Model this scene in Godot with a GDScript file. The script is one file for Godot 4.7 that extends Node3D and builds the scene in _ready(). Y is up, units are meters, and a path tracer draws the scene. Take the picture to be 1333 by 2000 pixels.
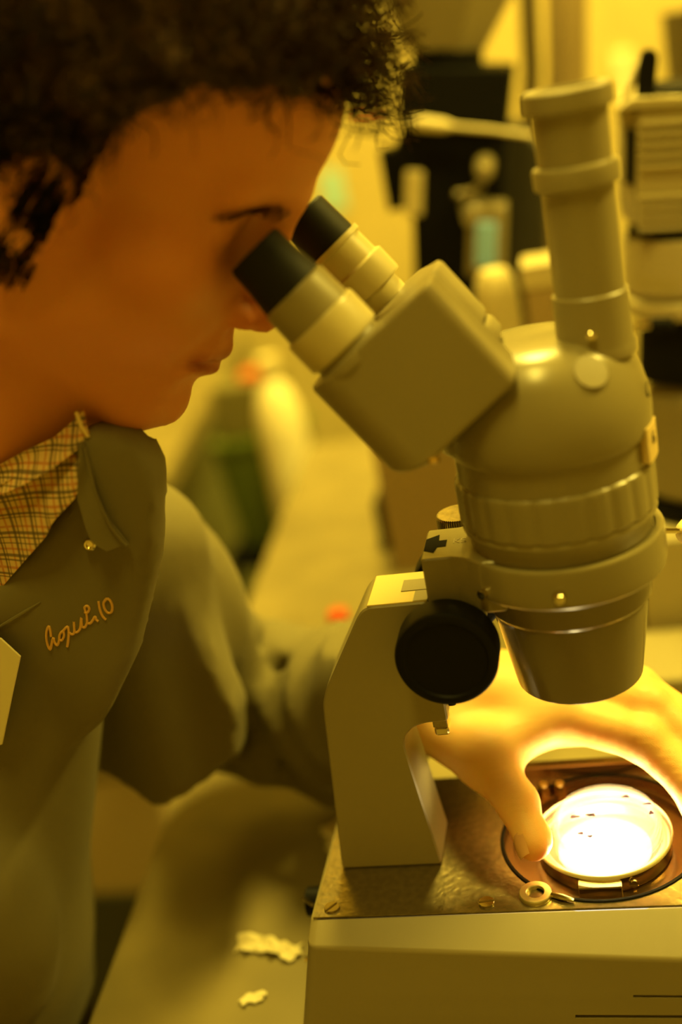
extends Node3D
# A technician looks into a stereo microscope in a laboratory lit by amber lamps.
# Lengths in the helpers are millimetres in the bench frame (x along the microscope base, y up, z towards the photographer);
# spot() turns them into world metres.

const YAW := -0.24435
const AXIS := Vector3(0.1115, 0.0, -0.5895)
var mats := {}
var textures := {}
var taken := {}

func spot(x: float, y: float, z: float) -> Vector3:
	return AXIS + Basis(Vector3.UP, YAW) * (Vector3(x, y, z) * 0.001)

# ---------------------------------------------------------------- meshes
class Soup:
	var v := PackedVector3Array()
	var t := PackedVector2Array()
	var with_uv := false
	func tri(a: Vector3, b: Vector3, c: Vector3) -> void:
		if a.is_equal_approx(b) or b.is_equal_approx(c) or a.is_equal_approx(c):
			return
		v.append(a); v.append(b); v.append(c)
		if with_uv:
			t.append(Vector2.ZERO); t.append(Vector2.ZERO); t.append(Vector2.ZERO)
	func quad(a: Vector3, b: Vector3, c: Vector3, d: Vector3) -> void:
		tri(a, b, c)
		tri(a, c, d)
	func uvquad(a: Vector3, b: Vector3, c: Vector3, d: Vector3, ua: Vector2, ub: Vector2, uc: Vector2, ud: Vector2) -> void:
		with_uv = true
		v.append_array(PackedVector3Array([a, b, c, a, c, d]))
		t.append_array(PackedVector2Array([ua, ub, uc, ua, uc, ud]))
	func add(o: Soup, x := Transform3D()) -> void:
		for p in o.v:
			v.append(x * p)
		if with_uv:
			for q in o.v.size():
				t.append(o.t[q] if o.with_uv else Vector2.ZERO)
	func mesh(crease := 38.0, orient := true) -> ArrayMesh:
		var n := v.size() / 3
		var fn := PackedVector3Array()
		fn.resize(n)
		var vol := 0.0
		var mid := Vector3.ZERO
		for p in v:
			mid += p
		mid /= maxf(1.0, v.size())
		for i in n:
			var a := v[3 * i]
			var b := v[3 * i + 1]
			var c := v[3 * i + 2]
			fn[i] = (b - a).cross(c - a)
			vol += (a - mid).dot(fn[i])
		var sgn := -1.0 if (vol < 0.0 and orient) else 1.0
		var near := {}
		for i in v.size():
			var k := Vector3i((v[i] * 200.0).round())
			if not near.has(k):
				near[k] = PackedInt32Array()
			near[k].append(i / 3)
		var lim := cos(deg_to_rad(crease))
		var un := PackedVector3Array()
		un.resize(n)
		for i in n:
			un[i] = fn[i].normalized()
		var pos := PackedVector3Array()
		var nor := PackedVector3Array()
		var uv := PackedVector2Array()
		for i in n:
			for j in [0, 2, 1] if sgn > 0.0 else [0, 1, 2]:
				var q: int = 3 * i + j
				var s := Vector3.ZERO
				var mine := un[i]
				for o in near[Vector3i((v[q] * 200.0).round())]:
					if un[o].dot(mine) > lim:
						s += fn[o]
				pos.append(v[q] * 0.001)
				nor.append((s.normalized() if s.length() > 1e-9 else mine) * sgn)
				if with_uv:
					uv.append(t[q])
		var arr := []
		arr.resize(Mesh.ARRAY_MAX)
		arr[Mesh.ARRAY_VERTEX] = pos
		arr[Mesh.ARRAY_NORMAL] = nor
		if with_uv:
			arr[Mesh.ARRAY_TEX_UV] = uv
		var m := ArrayMesh.new()
		m.add_surface_from_arrays(Mesh.PRIMITIVE_TRIANGLES, arr)
		return m

func ring(r: float, y: float, n: int) -> PackedVector3Array:
	var o := PackedVector3Array()
	for i in n:
		var a := TAU * i / n
		o.append(Vector3(r * cos(a), y, r * sin(a)))
	return o

func loft(loops: Array, caps := true, s: Soup = null) -> Soup:
	if s == null:
		s = Soup.new()
	for i in loops.size() - 1:
		var a: PackedVector3Array = loops[i]
		var b: PackedVector3Array = loops[i + 1]
		for j in a.size():
			var k := (j + 1) % a.size()
			s.quad(a[j], b[j], b[k], a[k])
	if caps:
		fan(s, loops[0], false)
		fan(s, loops[loops.size() - 1], true)
	return s

func fan(s: Soup, l: PackedVector3Array, up: bool) -> void:
	var c := Vector3.ZERO
	for p in l:
		c += p
	c /= l.size()
	for j in l.size():
		var k := (j + 1) % l.size()
		if up:
			s.tri(c, l[k], l[j])
		else:
			s.tri(c, l[j], l[k])

# profile of (radius, height); a radius of zero closes it
func lathe(profile: Array, n := 48, at := Transform3D()) -> Soup:
	var s := Soup.new()
	var prev := ring(profile[0][0], profile[0][1], n)
	for i in range(1, profile.size()):
		var cur := ring(profile[i][0], profile[i][1], n)
		for j in n:
			var k := (j + 1) % n
			s.quad(at * prev[j], at * cur[j], at * cur[k], at * prev[k])
		prev = cur
	return s

func rounded(poly: Array, r: float, n := 4) -> PackedVector2Array:
	var o := PackedVector2Array()
	var m := poly.size()
	for i in m:
		var p: Vector2 = poly[i]
		var a: Vector2 = poly[(i + m - 1) % m]
		var b: Vector2 = poly[(i + 1) % m]
		var rr := minf(r, 0.45 * minf(p.distance_to(a), p.distance_to(b)))
		var p0 := p + (a - p).normalized() * rr
		var p1 := p + (b - p).normalized() * rr
		for k in n + 1:
			var t := float(k) / n
			o.append(p0.lerp(p, t).lerp(p.lerp(p1, t), t))
	return o

func inset(poly: PackedVector2Array, d: float) -> PackedVector2Array:
	var o := PackedVector2Array()
	var m := poly.size()
	var area := 0.0
	for i in m:
		area += poly[i].cross(poly[(i + 1) % m])
	var sg := 1.0 if area > 0.0 else -1.0
	for i in m:
		var e0 := (poly[i] - poly[(i + m - 1) % m]).normalized()
		var e1 := (poly[(i + 1) % m] - poly[i]).normalized()
		var n0 := Vector2(-e0.y, e0.x) * sg
		var n1 := Vector2(-e1.y, e1.x) * sg
		var b := (n0 + n1).normalized()
		o.append(poly[i] + b * d / maxf(0.4, b.dot(n0)))
	return o

# outline in x, y pushed along z
func extrude(poly: PackedVector2Array, z0: float, z1: float, bevel := 0.0, at := Transform3D()) -> Soup:
	var s := Soup.new()
	var inner := inset(poly, bevel) if bevel > 0.0 else poly
	var loops := []
	for q in ([[inner, z0], [poly, z0 + bevel], [poly, z1 - bevel], [inner, z1]] if bevel > 0.0 else [[poly, z0], [poly, z1]]):
		var l := PackedVector3Array()
		for p in q[0]:
			l.append(at * Vector3(p.x, p.y, q[1]))
		loops.append(l)
	loft(loops, false, s)
	var idx := Geometry2D.triangulate_polygon(inner)
	if idx.is_empty():
		print("an outline crosses itself: ", poly[0])
	for i in range(0, idx.size(), 3):
		var a := inner[idx[i]]
		var b := inner[idx[i + 1]]
		var c := inner[idx[i + 2]]
		if (b - a).cross(c - a) < 0.0:
			var w := b
			b = c
			c = w
		var flip := Geometry2D.is_polygon_clockwise(inner)
		for q in [[z0, not flip], [z1, flip]]:
			var pa := at * Vector3(a.x, a.y, q[0])
			var pb := at * Vector3(b.x, b.y, q[0])
			var pc := at * Vector3(c.x, c.y, q[0])
			if q[1] != flip:
				s.tri(pa, pc, pb)
			else:
				s.tri(pa, pb, pc)
	return fixed(s)

# makes every cap agree with the sides: faces point away from the inside
func fixed(s: Soup) -> Soup:
	var edges := {}
	var n := s.v.size() / 3
	for i in n:
		for j in 3:
			var a := Vector3i((s.v[3 * i + j] * 200.0).round())
			var b := Vector3i((s.v[3 * i + (j + 1) % 3] * 200.0).round())
			edges[[a, b]] = edges.get([a, b], PackedInt32Array()) + PackedInt32Array([i])
	var seen := PackedByteArray()
	seen.resize(n)
	var flip := PackedByteArray()
	flip.resize(n)
	for start in n:
		if seen[start]:
			continue
		seen[start] = 1
		var todo := [start]
		while todo:
			var i: int = todo.pop_back()
			for j in 3:
				var a := Vector3i((s.v[3 * i + j] * 200.0).round())
				var b := Vector3i((s.v[3 * i + (j + 1) % 3] * 200.0).round())
				for o in edges.get([b, a], PackedInt32Array()):
					if not seen[o]:
						seen[o] = 1
						flip[o] = flip[i]
						todo.append(o)
				for o in edges.get([a, b], PackedInt32Array()):
					if not seen[o]:
						seen[o] = 1
						flip[o] = 1 - flip[i]
						todo.append(o)
	for i in n:
		if flip[i]:
			var w := s.v[3 * i + 1]
			s.v[3 * i + 1] = s.v[3 * i + 2]
			s.v[3 * i + 2] = w
	return s

func box(x0: float, x1: float, y0: float, y1: float, z0: float, z1: float, bevel := 0.8, at := Transform3D()) -> Soup:
	var p := rounded([Vector2(x0, y0), Vector2(x1, y0), Vector2(x1, y1), Vector2(x0, y1)], bevel, 2) if bevel > 0.0 else PackedVector2Array([Vector2(x0, y0), Vector2(x1, y0), Vector2(x1, y1), Vector2(x0, y1)])
	return extrude(p, z0, z1, bevel * 0.7, at)

func tube(path: Array, r: Array, n := 8, caps := true) -> Soup:
	var s := Soup.new()
	var prev := PackedVector3Array()
	var side := Vector3.ZERO
	var m := path.size()
	for i in m:
		var p: Vector3 = path[i]
		var d: Vector3 = (path[mini(i + 1, m - 1)] - path[maxi(i - 1, 0)]).normalized()
		if side == Vector3.ZERO:
			side = d.cross(Vector3(0.3, 0.9, 0.31)).normalized()
		side = (side - d * side.dot(d)).normalized()
		var up := d.cross(side)
		var rr: float = r[mini(i, r.size() - 1)]
		var l := PackedVector3Array()
		for k in n:
			var a := TAU * k / n
			l.append(p + (side * cos(a) + up * sin(a)) * rr)
		if i > 0:
			for k in n:
				var k2 := (k + 1) % n
				s.quad(prev[k], prev[k2], l[k2], l[k])
		elif caps:
			fan(s, l, false)
		prev = l
	if caps:
		fan(s, prev, true)
	return fixed(s) if caps else s

func about(at: Vector3, up: Vector3) -> Transform3D:
	var y := up.normalized()
	var x := y.cross(Vector3(0, 0, 1) if absf(y.z) < 0.9 else Vector3(1, 0, 0)).normalized()
	return Transform3D(Basis(x, y, x.cross(y)), at)

# a cloth patch between two edge lines, with thickness
func patch(top: Array, bottom: Array, nu: int, nv: int, thick: float, bulge: Callable, uvs := 0.02) -> Soup:
	var s := Soup.new()
	s.with_uv = true
	var g := []
	for i in nu + 1:
		var col := []
		var a := along(top, float(i) / nu)
		var b := along(bottom, float(i) / nu)
		for j in nv + 1:
			var p := a.lerp(b, float(j) / nv)
			col.append(p + bulge.call(float(i) / nu, float(j) / nv, p))
		g.append(col)
	var w := Vector3(0, 0, -thick)
	for i in nu:
		for j in nv:
			var a: Vector3 = g[i][j]
			var b: Vector3 = g[i + 1][j]
			var c: Vector3 = g[i + 1][j + 1]
			var d: Vector3 = g[i][j + 1]
			var ua := Vector2(a.x, -a.y) * uvs
			var ub := Vector2(b.x, -b.y) * uvs
			var uc := Vector2(c.x, -c.y) * uvs
			var ud := Vector2(d.x, -d.y) * uvs
			s.uvquad(a, d, c, b, ua, ud, uc, ub)
			s.uvquad(a + w, b + w, c + w, d + w, ua, ub, uc, ud)
			if j == 0:
				s.uvquad(a, b, b + w, a + w, ua, ub, ub, ua)
			if j == nv - 1:
				s.uvquad(c, d, d + w, c + w, uc, ud, ud, uc)
			if i == 0:
				s.uvquad(d, a, a + w, d + w, ud, ua, ua, ud)
			if i == nu - 1:
				s.uvquad(b, c, c + w, b + w, ub, uc, uc, ub)
	return s

func along(line: Array, t: float) -> Vector3:
	var total := 0.0
	for i in line.size() - 1:
		total += line[i].distance_to(line[i + 1])
	var left := t * total
	for i in line.size() - 1:
		var d: float = line[i].distance_to(line[i + 1])
		if left <= d or i == line.size() - 2:
			return line[i].lerp(line[i + 1], clampf(left / maxf(d, 1e-6), 0.0, 1.0))
		left -= d
	return line[0]

# ---------------------------------------------------------------- rounded bodies: distance fields meshed as surface nets
func smin(a: float, b: float, k: float) -> float:
	var h := maxf(k - absf(a - b), 0.0) / k
	return minf(a, b) - h * h * k * 0.25

func cap(p: Vector3, a: Vector3, b: Vector3, ra: float, rb: float) -> float:
	var ba := b - a
	var h := clampf((p - a).dot(ba) / ba.length_squared(), 0.0, 1.0)
	return p.distance_to(a + ba * h) - lerpf(ra, rb, h)

func egg(p: Vector3, c: Vector3, r: Vector3) -> float:
	var q := (p - c) / r
	var k := q.length()
	return k * (k - 1.0) / maxf((q / r).length(), 1e-6)

func poly_distance(p: Vector2, poly: PackedVector2Array) -> float:
	var d := 1e9
	var inside := false
	var m := poly.size()
	var b := poly[m - 1]
	for i in m:
		var a := poly[i]
		var e := b - a
		var w := p - a
		d = minf(d, (w - e * clampf(w.dot(e) / e.length_squared(), 0.0, 1.0)).length_squared())
		if (a.y > p.y) != (b.y > p.y) and p.x < (b.x - a.x) * (p.y - a.y) / (b.y - a.y) + a.x:
			inside = not inside
		b = a
	return -sqrt(d) if inside else sqrt(d)

class Flesh:
	var pos := PackedVector3Array()
	var nor := PackedVector3Array()
	var col := PackedColorArray()
	var idx := PackedInt32Array()

func nets(into: Flesh, sdf: Callable, lo: Vector3, hi: Vector3, h: float, place: Transform3D, color: Callable, mirrored := false) -> void:
	const B := 5
	var bx := int(ceil((hi.x - lo.x) / h / B))
	if mirrored:
		bx += bx % 2
		lo.x = -0.5 * bx * B * h
	var by := int(ceil((hi.y - lo.y) / h / B))
	var bz := int(ceil((hi.z - lo.z) / h / B))
	var nx := bx * B + 1
	var ny := by * B + 1
	var nz := bz * B + 1
	var g := PackedFloat32Array()
	g.resize(nx * ny * nz)
	g.fill(1e9)
	var id := PackedInt32Array()
	id.resize(nx * ny * nz)
	id.fill(-1)
	var reach := B * h * 0.87 * 1.35
	var live := []
	for bi in range(bx / 2 if mirrored else 0, bx):
		for bj in by:
			for bk in bz:
				var c := lo + Vector3(bi + 0.5, bj + 0.5, bk + 0.5) * (B * h)
				if absf(sdf.call(c)) > reach:
					continue
				live.append(Vector3i(bi, bj, bk) * B)
				for i in range(bi * B, bi * B + B + 1):
					for j in range(bj * B, bj * B + B + 1):
						var row := (i * ny + j) * nz
						for k in range(bk * B, bk * B + B + 1):
							if g[row + k] > 1e8:
								g[row + k] = sdf.call(lo + Vector3(i, j, k) * h)
				if mirrored:
					live.append(Vector3i(bx - 1 - bi, bj, bk) * B)
					for i in range(bi * B, bi * B + B + 1):
						for j in range(bj * B, bj * B + B + 1):
							for k in range(bk * B, bk * B + B + 1):
								g[((nx - 1 - i) * ny + j) * nz + k] = g[(i * ny + j) * nz + k]
	var first := into.pos.size()
	var raw := PackedVector3Array()
	var edges := [[0, 1], [2, 3], [4, 5], [6, 7], [0, 2], [1, 3], [4, 6], [5, 7], [0, 4], [1, 5], [2, 6], [3, 7]]
	var corner := [Vector3(0, 0, 0), Vector3(0, 0, 1), Vector3(0, 1, 0), Vector3(0, 1, 1), Vector3(1, 0, 0), Vector3(1, 0, 1), Vector3(1, 1, 0), Vector3(1, 1, 1)]
	var off := [0, 1, nz, nz + 1, ny * nz, ny * nz + 1, ny * nz + nz, ny * nz + nz + 1]
	var v := PackedFloat32Array()
	v.resize(8)
	for b: Vector3i in live:
		for i in range(b.x, b.x + B):
			for j in range(b.y, b.y + B):
				for k in range(b.z, b.z + B):
					var o := (i * ny + j) * nz + k
					var neg := 0
					for q in 8:
						v[q] = g[o + off[q]]
						if v[q] < 0.0:
							neg += 1
					if neg == 0 or neg == 8:
						continue
					var s := Vector3.ZERO
					var n := 0
					for e in edges:
						var a := v[e[0]]
						var c := v[e[1]]
						if (a < 0.0) != (c < 0.0):
							s += corner[e[0]].lerp(corner[e[1]], a / (a - c))
							n += 1
					id[o] = raw.size()
					raw.append(lo + (Vector3(i, j, k) + s / n) * h)
	var nor := PackedVector3Array()
	nor.resize(raw.size())
	var idx := PackedInt32Array()
	for b: Vector3i in live:
		for i in range(maxi(b.x, 1), b.x + B):
			for j in range(maxi(b.y, 1), b.y + B):
				for k in range(maxi(b.z, 1), b.z + B):
					var o := (i * ny + j) * nz + k
					if g[o] > 1e8:
						continue
					var inside := g[o] < 0.0
					for axis in 3:
						var d: int = [ny * nz, nz, 1][axis]
						var u: int = [nz, 1, ny * nz][axis]
						var w: int = [1, ny * nz, nz][axis]
						if (g[o + d] < 0.0) == inside or g[o + d] > 1e8:
							continue
						var q0 := id[o]
						var q1 := id[o - u]
						var q2 := id[o - u - w]
						var q3 := id[o - w]
						if q0 < 0 or q1 < 0 or q2 < 0 or q3 < 0:
							continue
						if inside:
							idx.append_array(PackedInt32Array([q0, q1, q2, q0, q2, q3]))
						else:
							idx.append_array(PackedInt32Array([q0, q2, q1, q0, q3, q2]))
	var vol := 0.0
	var out := PackedVector3Array()
	for p in raw:
		out.append(place * p)
	for i in range(0, idx.size(), 3):
		var f := (out[idx[i + 1]] - out[idx[i]]).cross(out[idx[i + 2]] - out[idx[i]])
		vol += f.dot(out[idx[i]])
		for j in 3:
			nor[idx[i + j]] += f
	var sg := 1.0 if vol > 0.0 else -1.0
	for i in range(0, idx.size(), 3):
		into.idx.append(first + idx[i])
		into.idx.append(first + (idx[i + 2] if sg > 0.0 else idx[i + 1]))
		into.idx.append(first + (idx[i + 1] if sg > 0.0 else idx[i + 2]))
	for i in raw.size():
		into.pos.append(out[i] * 0.001)
		into.nor.append(nor[i].normalized() * sg)
		into.col.append(color.call(raw[i]))

func join(into: Flesh, from: Flesh) -> void:
	var first: int = into.pos.size()
	into.pos.append_array(from.pos)
	into.nor.append_array(from.nor)
	into.col.append_array(from.col)
	for i in from.idx:
		into.idx.append(first + i)

func skin_mesh(s: Flesh) -> ArrayMesh:
	var arr := []
	arr.resize(Mesh.ARRAY_MAX)
	arr[Mesh.ARRAY_VERTEX] = s.pos
	arr[Mesh.ARRAY_NORMAL] = s.nor
	arr[Mesh.ARRAY_COLOR] = s.col
	arr[Mesh.ARRAY_INDEX] = s.idx
	var m := ArrayMesh.new()
	m.add_surface_from_arrays(Mesh.PRIMITIVE_TRIANGLES, arr)
	return m

# ---------------------------------------------------------------- nodes
func numbered(called: String) -> String:
	taken[called] = taken.get(called, -1) + 1
	return called if taken[called] == 0 else "%s_%03d" % [called, taken[called]]

func tag(o: Node3D, label: String, category: String, group := "", kind := "") -> Node3D:
	if label:
		o.set_meta("label", label)
	if category:
		o.set_meta("category", category)
	if group:
		o.set_meta("group", group)
	if kind:
		o.set_meta("kind", kind)
	return o

# a thing that stands at (x, y, z) of the bench frame; its parts are given in millimetres from there
func thing(called: String, label: String, category: String, x := 0.0, y := 0.0, z := 0.0, turn := 0.0, group := "") -> Node3D:
	var o := Node3D.new()
	o.name = numbered(called)
	add_child(o)
	o.position = spot(x, y, z)
	o.rotation.y = YAW + turn
	tag(o, label, category, group)
	return o

func part(parent: Node3D, called: String, m: Mesh, mat: Material, at := Transform3D(), label := "") -> MeshInstance3D:
	var o := MeshInstance3D.new()
	o.name = called
	o.mesh = m
	o.material_override = mat
	o.transform = Transform3D(at.basis, at.origin * 0.001)
	parent.add_child(o, true)
	if label:
		o.set_meta("label", label)
	return o

func single(called: String, m: Mesh, mat: Material, label: String, category: String, x := 0.0, y := 0.0, z := 0.0, turn := 0.0, group := "") -> MeshInstance3D:
	var o := MeshInstance3D.new()
	o.name = numbered(called)
	o.mesh = m
	o.material_override = mat
	add_child(o)
	o.position = spot(x, y, z)
	o.rotation.y = YAW + turn
	tag(o, label, category, group)
	return o

func structure(called: String, m: Mesh, mat: Material) -> MeshInstance3D:
	var o := MeshInstance3D.new()
	o.name = numbered(called)
	o.mesh = m
	o.material_override = mat
	add_child(o)
	o.position = spot(0, 0, 0)
	o.rotation.y = YAW
	o.set_meta("kind", "structure")
	return o

# ---------------------------------------------------------------- materials
func noise(kind: String, freq: float, size: int, ramp: Array, normal := 0.0, type := FastNoiseLite.TYPE_SIMPLEX_SMOOTH, octaves := 3) -> NoiseTexture2D:
	if textures.has(kind):
		return textures[kind]
	var f := FastNoiseLite.new()
	f.noise_type = type
	f.seed = kind.hash() % 1000
	f.frequency = freq
	f.fractal_octaves = octaves
	var t := NoiseTexture2D.new()
	t.width = size
	t.height = size
	t.seamless = true
	t.noise = f
	if normal > 0.0:
		t.as_normal_map = true
		t.bump_strength = normal
	if ramp:
		var g := Gradient.new()
		g.offsets = PackedFloat32Array(ramp[0])
		g.colors = PackedColorArray(ramp[1])
		t.color_ramp = g
	textures[kind] = t
	return t

func paint(called: String, c: Color, rough := 0.5, metal := 0.0, spec := 0.5) -> StandardMaterial3D:
	if mats.has(called):
		return mats[called]
	var m := StandardMaterial3D.new()
	m.resource_name = called
	m.albedo_color = c
	m.roughness = rough
	m.metallic = metal
	m.metallic_specular = spec
	mats[called] = m
	return m

func grain(m: StandardMaterial3D, kind: String, freq: float, scale: float, lo: float, hi := 1.0, bump := 0.0) -> StandardMaterial3D:
	m.albedo_texture = noise(kind, freq, 256, [[0.0, 0.5, 1.0], [Color(lo, lo, lo), Color((lo + hi) / 2, (lo + hi) / 2, (lo + hi) / 2), Color(hi, hi, hi)]])
	if bump > 0.0:
		m.normal_enabled = true
		m.normal_texture = noise(kind + "_bump", freq, 256, [], 6.0)
		m.normal_scale = bump
	m.uv1_triplanar = true
	m.uv1_scale = Vector3.ONE * scale
	return m

func lin(r: float, g: float, b: float) -> Color:
	return Color(r, g, b).linear_to_srgb()

const AMBER := Color(1.0, 0.88, 0.36)

func _ready() -> void:
	# camera
	var cam := Camera3D.new()
	cam.name = "camera"
	add_child(cam)
	var look := CameraAttributesPhysical.new()
	look.frustum_focal_length = 28.8
	look.exposure_aperture = 1.35
	look.frustum_focus_distance = 0.675
	look.frustum_near = 0.05
	look.frustum_far = 30.0
	look.auto_exposure_enabled = false
	cam.attributes = look
	cam.fov = 45.24
	cam.position = Vector3(0, 0.556, 0)
	cam.basis = Basis.from_euler(Vector3(deg_to_rad(-21.3), 0, 0)) * Basis(Vector3(0, 0, 1), deg_to_rad(-11.5))
	# the room is closed: all its light comes from lamps
	var env := Environment.new()
	env.background_mode = Environment.BG_COLOR
	env.background_color = Color(0.02, 0.017, 0.008)
	env.tonemap_mode = Environment.TONE_MAPPER_LINEAR
	env.tonemap_exposure = 1.0
	env.sdfgi_enabled = true
	env.ssao_enabled = true
	env.ssil_enabled = true
	var we := WorldEnvironment.new()
	we.name = "environment"
	we.environment = env
	add_child(we)
	ceiling_lights()
	room()
	microscope()
	dishes()
	person()
	background()

func ceiling_lights() -> void:
	var glow := paint("lamp_glow", Color(0.9, 0.85, 0.6), 0.6)
	glow.emission_enabled = true
	glow.emission = AMBER
	glow.emission_energy_multiplier = 2.2
	var white := paint("lamp_frame", lin(0.7, 0.66, 0.5), 0.5)
	var labels := ["amber ceiling light running above the microscope", "amber ceiling light close to the far wall above the photomicroscope", "amber ceiling light above the second bench", "added amber fill light above the near end of the bench", "amber ceiling light above the middle of the bench"]
	var k := 0
	for at in [Vector3(-60, 1490, -760), Vector3(-40, 1490, -1700), Vector3(-1020, 1490, -1700), Vector3(-60, 1490, 330), Vector3(950, 1490, -420)]:  # the light at the near end is an added fill for face and microscope
		var t := thing("ceiling_light", labels[k], "ceiling light", at.x, at.y, at.z, 0.0, "amber ceiling lights")
		var size: Vector2 = [Vector2(85, 300), Vector2(660, 85), Vector2(660, 85), Vector2(85, 300), Vector2(85, 300)][k]
		part(t, "frame", frame_mesh(size.x + 30.0, size.y + 30.0, 40), white)
		part(t, "diffuser", box(-size.x, size.x, 8, 14, -size.y, size.y, 0.0).mesh(), glow)
		var l := AreaLight3D.new()
		l.name = "panel_light"
		l.area_size = size * 0.002
		l.light_color = AMBER
		l.light_energy = [4.5, 2.9, 1.0, 1.25, 5.0][k]
		l.area_range = 8.0
		l.shadow_enabled = true
		l.rotation.x = -PI / 2
		l.position.y = 0.004
		t.add_child(l)
		k += 1

func frame_mesh(hx: float, hz: float, h: float) -> ArrayMesh:
	var s := Soup.new()
	for q in [[-hx, -hx + 30, -hz, hz], [hx - 30, hx, -hz, hz], [-hx + 30, hx - 30, -hz, -hz + 30], [-hx + 30, hx - 30, hz - 30, hz]]:
		s.add(box(q[0], q[1], 0, h, q[2], q[3], 2.0))
	return s.mesh()

func room() -> void:
	var wall := grain(paint("wall_paint", lin(0.56, 0.445, 0.152), 0.75), "wall_mottle", 0.02, 1.2, 0.93)
	var floor_m := grain(paint("floor_vinyl", lin(0.20, 0.16, 0.09), 0.5), "floor_mottle", 0.03, 2.0, 0.8)
	var ceil_m := paint("ceiling_paint", lin(0.30, 0.26, 0.15), 0.9)
	structure("floor", box(-1700, 2300, -960, -900, -2000, 1600, 0.0).mesh(), floor_m)
	structure("ceiling", box(-1700, 2300, 1530, 1600, -2000, 1600, 0.0).mesh(), ceil_m)
	structure("wall_back", box(-1700, 2300, -900, 1530, -2000, -1900, 0.0).mesh(), wall)
	structure("added_baffle_1", box(-1700, 2300, 1190, 1530, -1500, -1470, 0.0).mesh(), wall)  # unseen board added to keep the wall lamps' light off the bench
	structure("wall_left", box(-1800, -1700, -960, 1600, -2000, 1600, 0.0).mesh(), wall)
	structure("wall_right", box(2300, 2400, -960, 1600, -2000, 1600, 0.0).mesh(), wall)
	structure("wall_front", box(-1700, 2300, -900, 1530, 1500, 1600, 0.0).mesh(), wall)

func bench_top_material() -> StandardMaterial3D:
	var m := paint("bench_laminate", lin(0.235, 0.19, 0.072), 0.42)
	return grain(m, "bench_stains", 0.012, 3.0, 0.86, 1.0, 0.0)

# ---------------------------------------------------------------- the microscope
func enamel() -> StandardMaterial3D:
	var m := paint("grey_enamel", lin(0.285, 0.24, 0.118), 0.38)
	return grain(m, "enamel_speckle", 0.35, 60.0, 0.86, 1.0, 0.10)

func gloss() -> StandardMaterial3D:
	return paint("gloss_enamel", lin(0.215, 0.182, 0.086), 0.27)

func rr(x0: float, x1: float, z0: float, z1: float, r: float, n := 4) -> PackedVector2Array:
	return rounded([Vector2(x0, z0), Vector2(x1, z0), Vector2(x1, z1), Vector2(x0, z1)], r, n)

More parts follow.
